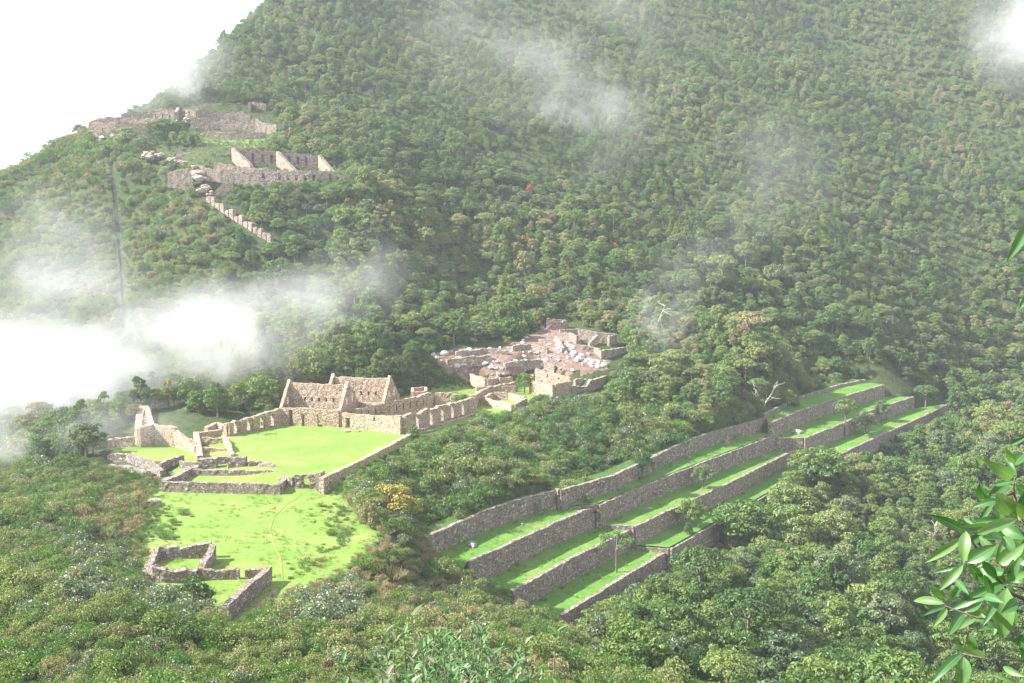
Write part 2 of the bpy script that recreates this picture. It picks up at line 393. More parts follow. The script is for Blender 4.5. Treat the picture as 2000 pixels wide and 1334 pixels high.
# near slope under the camera
C(0,1334,d=88); C(300,1334,d=90); C(600,1334,d=94); C(900,1334,d=98); C(1000,1300,d=108); C(-200,1334,d=88); C(300,1250,d=104); C(600,1230,d=112); C(0,1200,d=112)
C(700,1170,d=136); C(150,1150,d=125); C(0,1100,d=143); C(-250,1100,d=150)
for x, y, z in [(0,0,-1.9),(4,3,-2.6),(-6,3,-2.6),(0,8,-5.2),(0,16,-9.6),(10,20,-13),(-12,20,-13),(-2,28,-14.2),(4,28,-14.2),(1,45,-24),(30,45,-27),(-30,45,-25),(0,65,-33.5),(40,70,-42),(-40,65,-33),(60,100,-58),(90,60,-60),(-90,60,-46),(150,100,-90),(-60,0,-14),(60,0,-22),(0,-40,4)]: CX(x, y, z)
# left flank falling into the misty valley
C(250,1000,d=176); C(150,1000,d=172); C(0,1000,d=178); C(200,930,d=205); C(100,930,d=208); C(0,920,d=225); C(280,900,d=210)
C(250,870,d=222); C(300,850,d=232); C(220,830,d=242); C(330,820,d=238); C(-200,900,d=260); C(100,850,d=262); C(-250,1000,d=200)
C(100,760,d=292); C(300,720,d=285); C(245,640,d=312); C(0,640,d=330); C(-200,640,d=350); C(250,450,d=356); C(0,450,d=385); C(450,600,d=312); C(600,600,d=312); C(700,500,d=330); C(560,500,d=329); C(660,420,d=343); C(600,420,d=342)
# upper ruins
C(452,359,d=352); C(604,357,d=350); C(689,349,d=352); C(375,326,d=358); C(457,316,d=358); C(540,322,d=362); C(623,328,d=364); C(359,312,d=364); C(280,308,d=370); C(403,385,d=346); C(532,469,d=333); C(222,320,d=372)
C(430,285,d=388); C(540,275,d=392); C(397,266,d=396); C(518,267,d=396); C(384,254,d=404); C(540,256,d=404); C(384,236,d=412); C(491,236,d=414); C(450,212,d=424); C(520,214,d=426); C(287,262,d=400); C(177,268,d=398); C(300,246,d=406); C(230,246,d=404)
# hill skyline and the fall behind it
C(0,350,d=402); C(100,315,d=402); C(165,285,d=398); C(-200,400,d=410); C(-500,480,d=430)
C(350,172,d=452); C(430,95,d=490); C(490,50,d=525); C(560,2,d=565); C(700,-110,d=640); C(900,-200,d=740)
for x, y, z in [(-260,470,-70),(-215,440,-30),(-205,520,-20),(-200,600,10),(-190,700,40),(-200,850,60),(-320,600,-90),(-420,500,-120),(-400,800,-80),(-300,380,-60),(-420,300,-110),(-200,250,-90),(-350,150,-120),(-180,150,-75)]: CX(x, y, z)
# the mountain face
for px, py, d in [(720,345,374),(668,330,366),(660,290,392),(740,290,402),(650,200,460),(700,80,530),(900,550,345),(900,400,392),(900,200,480),(900,0,600),(1100,550,355),(1100,400,410),(1100,200,500),(1100,0,620),
                  (1300,550,370),(1300,400,430),(1300,200,525),(1300,0,640),(1500,560,385),(1500,400,450),(1500,200,545),(1500,0,665),(1700,560,410),(1700,400,475),(1700,200,570),(1700,0,690),
                  (1900,600,430),(1900,400,505),(1900,200,600),(1900,0,715),(2100,600,450),(2100,400,520),(2100,200,620),(2200,0,740),(2400,700,420),(2500,300,600),(1200,-250,800),(1700,-250,860),(2300,-250,900)]: C(px, py, d=d)
ctl = np.array(ctl)
def _tps(r2): return np.where(r2 > 1e-9, r2 * np.log(r2 + 1e-12), 0.0)
_sx = ctl[:, :2] / 100.0
_n = len(ctl); _r2 = ((_sx[:, None] - _sx[None]) ** 2).sum(-1)
_A = np.zeros((_n + 3, _n + 3)); _A[:_n, :_n] = _tps(_r2) + np.eye(_n) * 4e-4; _A[:_n, _n] = 1; _A[:_n, _n + 1:] = _sx; _A[_n, :_n] = 1; _A[_n + 1:, :_n] = _sx.T
_w = np.linalg.solve(_A, np.r_[ctl[:, 2], 0, 0, 0])
def base_h(x, y):
    x = np.asarray(x, float).ravel() / 100; y = np.asarray(y, float).ravel() / 100; out = np.empty(len(x))
    for a in range(0, len(x), 20000):
        q = np.stack([x[a:a + 20000], y[a:a + 20000]], 1)
        r2 = ((q[:, None] - _sx[None]) ** 2).sum(-1)
        out[a:a + 20000] = _tps(r2) @ _w[:_n] + _w[_n] + q @ _w[_n + 1:]
    return out
def inpoly(x, y, poly):
    x = np.asarray(x); y = np.asarray(y); r = np.zeros(x.shape, bool); n = len(poly)
    for i in range(n):
        x1, y1 = poly[i][:2]; x2, y2 = poly[(i + 1) % n][:2]
        if y1 == y2: continue
        c = ((y1 > y) != (y2 > y)) & (x < (x2 - x1) * (y - y1) / (y2 - y1) + x1); r ^= c
    return r
def dpoly(x, y, poly):
    d = np.full(np.shape(x), 1e9); n = len(poly)
    for i in range(n):
        ax, ay = poly[i][:2]; bx, by = poly[(i + 1) % n][:2]
        t = np.clip(((x - ax) * (bx - ax) + (y - ay) * (by - ay)) / max(1e-9, (bx - ax) ** 2 + (by - ay) ** 2), 0, 1)
        d = np.minimum(d, np.hypot(x - ax - t * (bx - ax), y - ay - t * (by - ay)))
    return np.where(inpoly(x, y, poly), 0, d)
def dline(x, y, pts):
    d = np.full(np.shape(x), 1e9)
    for (ax, ay), (bx, by) in zip(pts[:-1], pts[1:]):
        t = np.clip(((x - ax) * (bx - ax) + (y - ay) * (by - ay)) / max(1e-9, (bx - ax) ** 2 + (by - ay) ** 2), 0, 1)
        d = np.minimum(d, np.hypot(x - ax - t * (bx - ax), y - ay - t * (by - ay)))
    return d
def poly_z(px, z): return [tuple(Pz(a, b, z)[:2]) for a, b in px]
PLAZA = poly_z([(440,851),(567,824),(663,832),(784,848),(803,856),(632,943),(600,932),(560,925),(482,907),(455,895)], ZP)
SIDE = poly_z([(663,832),(784,848),(828,842),(930,813),(1003,804),(1040,780),(1082,778),(1120,769),(1122,757),(1044,750),(1000,760),(930,756),(850,762),(700,800),(600,800),(548,829)], ZP)
FIELD = poly_z([(318,962),(560,966),(640,962),(700,1000),(745,1040),(720,1090),(640,1110),(575,1140),(520,1190),(460,1215),(440,1180),(400,1130),(300,1120),(280,1075),(315,1020),(300,985)], ZF)
FIELD2 = poly_z([(318,962),(560,966),(640,962),(680,1000),(700,1040),(640,1100),(565,1138),(500,1195),(440,1215),(300,1130),(285,1075),(300,985)], ZF)
OUTW = np.array([.82, -.57])
def shifted(line, d): return np.asarray(line) + OUTW * d
def strip_poly(i, s, d0=-1.5):
    a = shifted(WXY[i][s], d0); b = shifted(WXY[i + 1][s], -1.5); return [*map(tuple, a), *map(tuple, b[::-1])]
LAWNPOLY = {(i, s): strip_poly(i, s) for i in (1, 2, 3) for s in 'NMF'}
TERR_ALL = [[*map(tuple, shifted(WXY[1][s], -.5)), *map(tuple, shifted(WXY[4][s], .5)[::-1])] for s in 'NMF']
def heights(x, y):
    x = np.asarray(x, float); y = np.asarray(y, float); sh = x.shape
    x = x.ravel(); y = y.ravel(); z = base_h(x, y)
    amp = np.clip((y - 340) / 160, 0, 1)
    nz = np.zeros(len(x)); idx = np.nonzero(y > 60)[0]
    for k in idx:
        a = amp[k]; X, Y = x[k], y[k]
        v = .5 * mnoise.noise(Vector((X / 14, Y / 14, 3.3)))
        if a > 0: v += a * (10.5 * mnoise.noise(Vector((X / 75 + Y / 200, Y / 140, 1.1))) + 3 * mnoise.noise(Vector((X / 28, Y / 40, 7.1))))
        nz[k] = v
    keep = np.clip((y - 250) / 60, .2, 1)
    z = z + nz * keep
    for poly, lv, bl in ((SIDE, -46.7, 5.), (PLAZA, ZP, 3.), (FIELD, ZF, 7.)):
        d = dpoly(x, y, poly); t = np.clip(d / bl, 0, 1); t = t * t * (3 - 2 * t); z = lv * (1 - t) + z * t
    for (i, s), poly in LAWNPOLY.items():
        lv = TOPW[i][s][2]; m = inpoly(x, y, poly); z = np.where(m, lv - .9, z)
    for s in 'NMF':                                     # strip uphill of each lowest wall keeps the wall's foot level
        a = shifted(WXY[4][s], -1.5); b = shifted(WXY[4][s], 1.2); m = inpoly(x, y, [*map(tuple, a), *map(tuple, b[::-1])])
        z = np.where(m, TOPW[4][s][2] - .3, z)
    return z.reshape(sh)
gx = np.r_[np.arange(-470, -112, 7.), np.arange(-112, 160, 1.25), np.arange(160, 540, 7.)]
gy = np.r_[np.arange(-30, 70, 2.5), np.arange(70, 375, 1.25), np.arange(375, 920, 5.)]
GX, GY = np.meshgrid(gx, gy); GZ = heights(GX, GY)
def hz(x, y):
    x = np.asarray(x, float); y = np.asarray(y, float)
    i = np.clip(np.searchsorted(gx, x) - 1, 0, len(gx) - 2); j = np.clip(np.searchsorted(gy, y) - 1, 0, len(gy) - 2)
    u = np.clip((x - gx[i]) / (gx[i + 1] - gx[i]), 0, 1); v = np.clip((y - gy[j]) / (gy[j + 1] - gy[j]), 0, 1)
    return (GZ[j, i] * (1 - u) + GZ[j, i + 1] * u) * (1 - v) + (GZ[j + 1, i] * (1 - u) + GZ[j + 1, i + 1] * u) * v
# scree and bare earth zone, upper green meadow
SCREE_PX = [(844,692),(886,681),(992,677),(1050,648),(1066,628),(1106,640),(1140,672),(1190,700),(1183,724),(1084,730),(996,734),(908,743),(870,720)]
MEADOW_PX = [(385,252),(540,258),(560,268),(500,290),(430,292),(390,280)]
def ground_masks(x, y, z):
    px, py = proj(x, y, z)
    g = np.maximum(1 - dpoly(x, y, PLAZA) / 1.5, 1 - dpoly(x, y, FIELD2) / 7.0)
    g = np.maximum(g, 1 - dpoly(x, y, SIDE) / 2.0)
    up = (inpoly(px, py, MEADOW_PX) & (y > 370) & (y < 440)).astype(float)
    up2 = (inpoly(px, py, [(210,868),(300,860),(345,870),(390,880),(390,905),(330,905),(215,885)]) & (y < 260)).astype(float)
    sc = (inpoly(px, py, SCREE_PX) & (y > 250) & (y < 345)).astype(float)
    up3 = inpoly(x, y, poly_z([(318,962),(560,966),(600,932),(560,925),(482,907),(455,895),(440,851),(383,858),(352,902),(335,930)], -48)).astype(float)
    return np.clip(np.maximum.reduce([g, up * .44, up2 * .8, up3 * .75]), 0, 1), sc
gm, smk = ground_masks(GX.ravel(), GY.ravel(), GZ.ravel())
me = bpy.data.meshes.new("ground"); ny, nx = GX.shape
vv = np.stack([GX.ravel(), GY.ravel(), GZ.ravel()], 1)
ii = (np.arange(ny - 1)[:, None] * nx + np.arange(nx - 1)[None]).ravel()
ff = np.stack([ii, ii + 1, ii + nx + 1, ii + nx], 1)
me.vertices.add(len(vv)); me.vertices.foreach_set("co", vv.ravel())
me.loops.add(ff.size); me.loops.foreach_set("vertex_index", ff.ravel().astype(np.int32))
me.polygons.add(len(ff)); me.polygons.foreach_set("loop_start", np.arange(0, ff.size, 4, dtype=np.int32))
me.update(calc_edges=True); me.validate(); me.polygons.foreach_set("use_smooth", np.ones(len(ff), bool))
for nm, ar in (("grass", gm), ("scree", smk)):
    at = me.attributes.new(nm, 'FLOAT', 'POINT'); at.data.foreach_set("value", ar.astype(np.float32))
N = NT("ground_soil"); P = N.pos()
n1 = N.noise(P, .12, 5, .6); n2 = N.noise(P, .9, 5, .7); n3 = N.noise(P, 5, 4, .7)
under = N.ramp(n2.outputs[0], [(.3, (.020, .035, .012)), (.5, (.045, .075, .02)), (.7, (.10, .10, .05))])
ga = N.mix(N.mr(n1.outputs[0], .35, .65), (.155, .26, .04), (.24, .31, .07))
ga = N.mix(N.mr(n2.outputs[0], .42, .72, 0, .75), ga, (.10, .20, .03)); n4 = N.noise(P, .33, 5, .65); ga = N.mix(N.mr(n4.outputs[0], .48, .68, 0, .55), ga, (.25, .26, .10))
ga = N.mix(N.mr(n1.outputs[0], .6, .72, 0, .5), ga, (.40, .37, .16))
ga = N.mix(N.mr(n3.outputs[0], .4, .75, 0, .45), ga, (.10, .22, .025))
ag = N.n("Attribute", attribute_name="grass"); asr = N.n("Attribute", attribute_name="scree")
fg = N.math('ADD', ag.outputs["Fac"], N.mr(n2.outputs[0], .3, .7, -.35, .35)); fg = N.mr(fg, .35, .6)
c = N.mix(fg, under, ga)
ea = N.ramp(n2.outputs[0], [(.3, (.12, .08, .065)), (.5, (.22, .15, .12)), (.7, (.34, .26, .215))])
ea = N.mix(N.mr(n3.outputs[0], .35, .7, 0, .6), ea, (.16, .10, .08))
fs_ = N.mr(N.math('ADD', asr.outputs["Fac"], N.mr(n2.outputs[0], .3, .7, -.3, .3)), .4, .6)
c = N.mix(fs_, c, ea)
M['ground'] = N.bsdf(c, .95, N.math('ADD', n3.outputs[0], N.math('MULTIPLY', n2.outputs[0], 2.)), .8, .15)
me.materials.append(M['ground'])
go = bpy.data.objects.new("ground", me); COL.objects.link(go)
tag(go, "green mountainside, plaza ground and lower field falling to the valley", "ground", kind="structure")

# ------------------------------------------------------------------ walls
def hsh(*a):
    return (math.sin(a[0] * 12.9898 + a[1] * 78.233 + (a[2] if len(a) > 2 else 0) * 37.719) * 43758.5453) % 1.0
def wall(mb, pts, hts, t=.7, op=(), ragged=.25, step=.8, found=.7, rise=.8, mi=0, batter=0., seed=0):
    """stone wall along pts (x, y, z of foot); op = (s0, s1, z0, z1) openings measured along the wall from its first point"""
    pts = [np.array(p, float) for p in pts]
    seg = [float(np.linalg.norm((b - a)[:2])) for a, b in zip(pts[:-1], pts[1:])]; S = np.r_[0, np.cumsum(seg)]; T = S[-1]
    if isinstance(hts, (int, float)): hts = [hts] * len(pts)
    br = set(round(float(x), 3) for x in S)
    for o in op: br |= {round(max(0, o[0]), 3), round(min(T, o[1]), 3)}
    br = sorted(br); ss = []
    for a, b in zip(br[:-1], br[1:]):
        k = max(1, int(round((b - a) / step))); ss += [a + (b - a) * i / k for i in range(k)]
    ss.append(br[-1])
    X = np.array([[np.interp(s, S, [p[k] for p in pts]) for k in range(3)] for s in ss])
    H = [float(np.interp(s, S, hts)) + (hsh(s * 1.7, seed + 1.3) - .6) * ragged + ragged * .8 * mnoise.noise(Vector((s * .35, seed, .5))) for s in ss]
    H = [max(.05, h) for h in H]
    nrm = []
    for s in ss:
        k = min(len(seg) - 1, max(0, int(np.searchsorted(S, s, side='right')) - 1)); d = (pts[k + 1] - pts[k])[:2] / max(1e-6, seg[k])
        if k > 0 and abs(s - S[k]) < 1e-3:
            d0 = (pts[k] - pts[k - 1])[:2] / max(1e-6, seg[k - 1]); dd = d + d0
            L = np.linalg.norm(dd)
            if L > .3: d = dd / L / max(.5, L / 2)
        nrm.append(np.array([-d[1], d[0]]))
    mh = max(H); rows = {-found, 0.0}; r = rise
    while r < mh + rise: rows.add(round(r, 3)); r += rise
    for o in op: rows |= {round(o[2], 3), round(o[3], 3)}
    rows = sorted(rows)
    ix = {}; vs = []
    def V(side, i, z):
        z = min(z, H[i]); k = (side, i, round(z, 3))
        if k not in ix:
            j = (hsh(i + seed, z * 3.1, side) - .5) * .10
            off = side * (t / 2 + batter * max(0, mh - z)) + j
            ix[k] = len(vs); vs.append((X[i][0] + nrm[i][0] * off, X[i][1] + nrm[i][1] * off, X[i][2] + z))
        return ix[k]
    n, m = len(ss) - 1, len(rows) - 1
    def solid(i, j):
        if i < 0 or j < 0 or i >= n or j >= m: return False
        if rows[j] >= H[i] and rows[j] >= H[i + 1]: return False
        sc, zc = (ss[i] + ss[i + 1]) / 2, (rows[j] + rows[j + 1]) / 2
        return not any(o[0] < sc < o[1] and o[2] < zc < o[3] for o in op)
    fs = []
    def face(*q):
        r = []
        for a in q:
            if a not in r: r.append(a)
        if len(r) > 2: fs.append(tuple(r))
    for i in range(n):
        for j in range(m):
            if not solid(i, j): continue
            a, b = rows[j], rows[j + 1]
            face(V(-1, i, a), V(-1, i + 1, a), V(-1, i + 1, b), V(-1, i, b))
            face(V(1, i, a), V(1, i, b), V(1, i + 1, b), V(1, i + 1, a))
            if not solid(i, j + 1): face(V(-1, i, b), V(-1, i + 1, b), V(1, i + 1, b), V(1, i, b))
            if not solid(i, j - 1): face(V(-1, i, a), V(1, i, a), V(1, i + 1, a), V(-1, i + 1, a))
            if not solid(i - 1, j): face(V(-1, i, a), V(-1, i, b), V(1, i, b), V(1, i, a))
            if not solid(i + 1, j): face(V(-1, i + 1, a), V(1, i + 1, a), V(1, i + 1, b), V(-1, i + 1, b))
    mb.add(vs, fs, mi)
    return T
def wthing(name, pts, hts, label, mat='ruin', group=None, cat="wall", **kw):
    b = MB(); wall(b, pts, hts, seed=len(bpy.data.objects) % 97, **kw)
    o = b.build(name, M[mat]); return tag(o, label, cat, group)
def pz(px, z): return [Pz(a, b, z) for a, b in px]
def pd(px): return [Pd(a, b, d) for a, b, d in px]

# terrace walls (each terrace one continuous wall stepping up where the levels change)
names = {1: "topmost grey stone terrace wall under the shrubs", 2: "second stone terrace wall, below the topmost lawn strip", 3: "third stone terrace wall, between two bright lawn strips", 4: "lowest stone terrace wall with forest at its foot"}
secn = {'N': "near section", 'M': "middle section", 'F': "far section"}
for i in (1, 2, 3, 4):
    b = MB()
    for s in 'NMF':
        zt, px, zf = TOPW[i][s]
        L = resamp(WXY[i][s], 60 if s != 'F' else 30)
        # inner verge keeps the ground joined to the wall head
        pts = [(p[0], p[1], zf) for p in L]
        wall(b, pts, zt - zf + .12, t=.8, ragged=.16, step=1.0, rise=1.1, found=1.2, batter=0.04, seed=i * 7 + ord(s))
    # end returns between the sections
    for s0, s1 in (('N', 'M'), ('M', 'F')):
        a = WXY[i][s0][-1]; c = WXY[i][s1][0]; zt = TOPW[i][s1][0]; zf = TOPW[i][s0][2]
        if np.linalg.norm(a - c) < 14 and i in (1, 2, 3, 4):
            wall(b, [(a[0], a[1], zf), (c[0], c[1], zf)], zt - zf + .1, t=.8, ragged=.1, found=1.2, seed=i * 3)
    o = b.build("terrace_wall", M['terrace']); tag(o, names[i], "terrace wall", "retaining walls of the farming terraces")
# cross steps on the lawns where a section rises above the next
for i in (1, 2, 3):
    for s0, s1, nm in (('N', 'M', 'near'), ('M', 'F', 'far')):
        a = WXY[i][s1][0] + OUTW * .5; c = WXY[i + 1][s1][0] - OUTW * .3
        zl = TOPW[i][s0][2]; zt = TOPW[i + 1][s1][0]
        if i == 1 and s1 == 'F': a = WXY[1]['M'][-1] + OUTW * .3
        wthing("step_wall", [(a[0], a[1], zl), (c[0], c[1], zl)], zt - zl + .12,
               f"low cross wall on the {['', 'upper', 'middle', 'lower'][i]} terrace lawn at its {nm} change of level", 'terrace', "cross walls between terrace levels", cat="wall", t=.55, ragged=.08)
# end wall closing the far right end of the lowest terrace
a = WXY[4]['F'][-1]; e = a + np.array([-3.2, 5.0])
wthing("end_wall", [(a[0], a[1], -66.4), (e[0], e[1], -64.5)], [3.2, 1.6], "short wall closing the far right end of the lowest terrace", 'terrace', t=.7, ragged=.15)
# lawns
def lawn(name, inner, outer, z, label, mat, n=70, m=7, skirt=False):
    A = resamp(inner, n); B = resamp(outer, n); vs = []; fs = []; drop = np.zeros(n)
    if skirt: A = np.r_[[A[0] - np.array([.57, .82]) * 4], A]; B = np.r_[[B[0] - np.array([.57, .82]) * 4], B]; drop = np.r_[[3.4], drop]; n += 1
    for k in range(n):
        for j in range(m):
            t = j / (m - 1); x, y = A[k] * (1 - t) + B[k] * t
            zz = z + .10 * mnoise.noise(Vector((x / 3, y / 3, 0))) + (.25 * (1 - t) ** 3 if 0 < k < n - 1 else 0)
            vs.append((x, y, zz - drop[k]))
    for k in range(n - 1):
        for j in range(m - 1):
            a = k * m + j; fs.append((a, a + 1, a + m + 1, a + m))
    b = MB(); b.add(vs, fs); o = b.build(name, mat, smooth=True); tag(o, label, "lawn", kind="structure"); return o
for i in (1, 2, 3):
    for s in 'NMF':
        lawn("terrace_lawn", shifted(WXY[i][s], .1), shifted(WXY[i + 1][s], -.2), TOPW[i][s][2] + (0.06 if s != 'N' else 0) + .02,
             f"bright grass strip of the {['', 'upper', 'middle', 'lower'][i]} terrace, {secn[s]}", M['terrace_grass'], skirt=s == 'N')
for s in 'NMF':   # grassy verge behind the topmost wall
    lawn("verge", shifted(WXY[1][s], -3.2), shifted(WXY[1][s], -.1), TOPW[1][s][0] - .15, f"grassy bank behind the topmost terrace wall, {secn[s]}", M['verge'], m=4)

# ------------------------------------------------------------------ the great plaza and its houses
def unit(v): v = np.array(v, float); return v / np.linalg.norm(v)
def v3(xy, z): return np.array([xy[0], xy[1], z])
A0 = Pz(548, 829, ZP)[:2]; B0 = Pz(663, 834, ZP)[:2]
D1 = unit(B0 - A0); D2 = np.array([-D1[1], D1[0]])
LEN = float(np.linalg.norm(B0 - A0))
def gabled_house(corner, label, zg, front_ops, win_s, label_sp, fd=5.2, rd=6.6, eave=3.7, apex=9.4, slump=True):
    t = empty("gabled_house", (float(corner[0]), float(corner[1]), zg), label, "house", "twin gabled stone houses on the plaza")
    c = np.array(corner)
    P = lambda a, b: v3(c + D1 * a + D2 * b, zg)
    b = MB(); wall(b, [P(0, 0), P(LEN * .33, 0), P(LEN * .5, 0), P(LEN, 0)], [eave, eave + .1, eave + .15, eave], t=.75, op=front_ops, ragged=.25, step=.7, seed=3); b.build("front_wall", M['house'], t)
    b = MB(); wall(b, [P(.4, fd), P(LEN - .4, fd)], apex - .75, t=.7, op=[(s, s + .5, 4.6, 5.5) for s in win_s], ragged=.3, step=.8, seed=5); b.build("spine_wall", M['house'], t)
    b = MB(); wall(b, [P(.45, fd + .62), P(LEN - .45, fd + .62)], apex - 1.0, t=.5, ragged=.3, step=.8, seed=15); b.build("spine_backing", M['house'], t)  # second wall added behind the spine openings so they look dark
    b = MB(); wall(b, [P(0, fd + rd), P(LEN, fd + rd)], eave - .3, t=.75, ragged=.4, seed=6); b.build("rear_wall", M['house'], t)
    for k, a in enumerate((0., LEN)):
        b = MB()
        ops = [(3.4, 4.4, 4.6, 6.5), (6.7, 7.7, 4.5, 6.9), (fd - .3, fd + .3, 7.2, 7.9)] if k else [(3.0, 3.7, 4.2, 6.0), (6.6, 7.3, 4.4, 6.2)]
        wall(b, [P(a, .05), P(a, fd), P(a, fd + rd)], [eave, apex, eave - .2], t=.7, op=ops, ragged=.12, step=.6, seed=8 + k)
        g = b.build("gable_wall", M['house'], t)
        # sloping coping stones on the gable
        b = MB(); R = random.Random(k)
        for u0, u1, z0, z1 in ((0, fd, eave, apex), (fd, fd + rd, apex, eave - .2)):
            n = int(math.hypot(u1 - u0, z1 - z0) / .55)
            for q in range(n):
                u = u0 + (u1 - u0) * (q + .5) / n; zz = z0 + (z1 - z0) * (q + .5) / n + .12
                p = P(a, u); s = [R.uniform(.30, .42), R.uniform(.22, .36), R.uniform(.10, .2)]
                rot = R.uniform(-.2, .2); ca, sa = math.cos(rot), math.sin(rot); vs = []
                for dx, dy, dz in [(-1,-1,-1),(1,-1,-1),(1,1,-1),(-1,1,-1),(-1,-1,1),(1,-1,1),(1,1,1),(-1,1,1)]:
                    e = D1 * dx * s[0] * (1 if dz < 0 else .85) + D2 * (dy * s[1] * ca)
                    vs.append((p[0] + e[0], p[1] + e[1], zg + zz + dz * s[2] + dy * s[1] * (z1 - z0) / (u1 - u0) * .5))
                b.add(vs, [(0,3,2,1),(4,5,6,7),(0,1,5,4),(1,2,6,5),(2,3,7,6),(3,0,4,7)])
        b.build("coping", M['rough' if 0 else 'house'], g)
        if k:  # stone ledge under the upper openings
            b = MB(); p0 = P(LEN + .45, 3.2); p1 = P(LEN + .45, 8.2)
            wall(b, [v3(p0[:2], zg + 4.0), v3(p1[:2], zg + 4.0)], .28, t=.7, ragged=.06, found=0, rise=.3); b.build("ledge", M['house'], g)
    return t
gabled_house(A0, "nearer gabled stone house facing the lawn with five small windows in its tall middle wall", ZP,
             [(2.1, 3.1, 0, 3.5), (5.2, 5.9, 0, 2.7), (8.9, 10.1, 0, 2.8)], [3.2 + 1.72 * k for k in range(5)], "")
# second house: same plan, set back to the right
ap1 = Pz(682, 735, ZP + 9.4)[:2]; ap2 = Pz(762, 724, ZP + 9.4)[:2]
gabled_house(A0 + (ap2 - ap1), "rear gabled stone house behind the first with four small windows", ZP, [(3, 4, 0, 2.6)], [4.6 + 1.8 * k for k in range(4)], "")

C0 = Pz(784, 848, ZP)
def on(px, py, z=ZP): return Pz(px, py, z)
B3 = v3(B0 + D1 * .85, ZP)
wthing("courtyard_wall", [B3, on(724, 840), C0], [3.2, 3.3, 3.9], "long sunlit courtyard wall facing the lawn, right of the nearer gabled house", 'house', "courtyard walls behind the houses", t=.8,
       op=[(.9, 2.1, 0, 2.3), (8.3, 8.9, 2.2, 3.0)], ragged=.22)
R1, R2 = on(928, 802), on(925, 790)
Lr = float(np.linalg.norm((R1 - C0)[:2]))
wthing("courtyard_wall", [C0 + np.array([.5, .7, 0]), (C0 + R1) / 2, R1], [3.9, 3.7, 3.5], "courtyard wall with tall doorways along its shaded outer side beside the shrub slope", 'house', "courtyard walls behind the houses", t=.9,
       op=[(Lr * f, Lr * f + 1.1, .2, 3.1) for f in (.13, .31, .46, .60, .75)], ragged=.45)
In0, In1 = v3(B0 + D1 * 2.2 + D2 * 4.0, ZP), on(845, 797)
Li = float(np.linalg.norm((In1 - In0)[:2]))
wthing("courtyard_wall", [In0, (In0 + In1) / 2, In1], [3.4, 3.6, 3.8], "inner courtyard wall with a row of narrow niches, behind the sunlit front wall", 'house', "courtyard walls behind the houses", t=.9,
       op=[(k * 2.3 + 1.2, k * 2.3 + 1.7, 1.2, 2.7) for k in range(int(Li / 2.3) - 1)], ragged=.3)
wthing("courtyard_wall", [In1 + np.array([.6, .5, 0]), on(925, 797)], [3.7, 3.4], "rear courtyard wall joining the niched wall to the rounded corner", 'house', "courtyard walls behind the houses", t=.8, ragged=.3, op=[(3.4, 3.9, 1.8, 2.5), (7, 7.5, 1.6, 2.4)])
wthing("ruined_wall", [on(790, 806), on(835, 798), on(872, 790)], [2.2, 3.2, 1.4], "broken wall stub rising behind the inner courtyard", 'house', t=.8, ragged=.5)
b = MB(); wall(b, [on(806, 798), on(806, 790), on(832, 788), on(832, 797), on(806, 798)], 4.2, t=.7, ragged=.3); tag(b.build("ruined_wall", M['house']), "small square stone room standing behind the rear gabled house", "ruin")
wthing("curved_wall", [on(925, 797), on(934, 786), on(942, 776), on(960, 768), on(990, 764), on(1010, 762)], [3.1, 2.6, 2.0, 2.0, 2.0, 2.2], "curving low wall from the courtyard corner toward the small enclosures", 'house', t=.9, ragged=.25)
# plaza's left wall with doorways and piers
Lw0, Lw1 = on(440, 852), v3(A0 - D2 * .4, ZP); Ll = float(np.linalg.norm((Lw1 - Lw0)[:2]))
wthing("plaza_wall", [Lw0, (Lw0 + Lw1) / 2, Lw1], [2.8, 3.2, 3.6], "tall doorway wall along the left side of the great lawn", 'house', t=.9,
       op=[(Ll * f, Ll * f + .9, .3, 2.7) for f in (.12, .36, .60, .80)], ragged=.35)
R = random.Random(4)
for k, f in enumerate((.02, .24, .47, .70)):
    p = Lw0 + (Lw1 - Lw0) * f; q = p + np.array([*(D1 * .9), 0]) ; b = MB(); p = p + np.array([*(D1 * .46), 0])
    wall(b, [p, q], 2.9 + .2 * k, t=.7, ragged=.2, seed=k)
    tag(b.build("pier", M['house']), f"{['nearest', 'second nearest', 'third nearest', 'farthest'][k]} stone pier along the doorway wall left of the lawn", "pier", "piers of the left plaza wall")
# parapets
wthing("parapet", [on(628, 950, -47.5), on(700, 915, -47.3), on(760, 882, -47.1), on(803, 858, -47.0)], [1.6, 1.5, 1.4, 1.3], "low parapet along the right edge of the great lawn", 'house', t=.9, ragged=.12, found=2.2)
wthing("parapet", [on(815, 850, -47.4), on(870, 834, -47.3), on(930, 815, -47.2)], [1.2, 1.1, 1.1], "low terrace wall with a grass strip below the doorway wall", 'ruin', t=.8, ragged=.2, found=2)
# gateway at the bottom of the lawn
g0, g1 = Pz(588, 958, ZF), Pz(619, 958, ZF); gw = float(np.linalg.norm((g1 - g0)[:2])); t = empty("gateway", tuple((g0 + g1) / 2), "roofless stone gateway with tall dark doorway between field and lawn", "gateway")
b = MB(); wall(b, [g0 - np.array([1.0, 0, 0]), g1 + np.array([.1, 0, 0])], [2.9, 3.1], t=.8, op=[(1.5, 2.6, 0, 2.3)], ragged=.15, step=.5); b.build("front_wall", M['rough'], t)
b = MB(); wall(b, [g1 + np.array([.5, -1.0, 0]), g1 + np.array([.9, 1.2, 0])], 3.4, t=.8, ragged=.3); b.build("side_wall", M['rough'], t)
b = MB(); wall(b, [g0 - np.array([4.6, -2.5, -1.2]), g0 - np.array([1.3, -.2, 0])], [.5, 2.5], t=.9, ragged=.3); b.build("wing_wall", M['rough'], t)
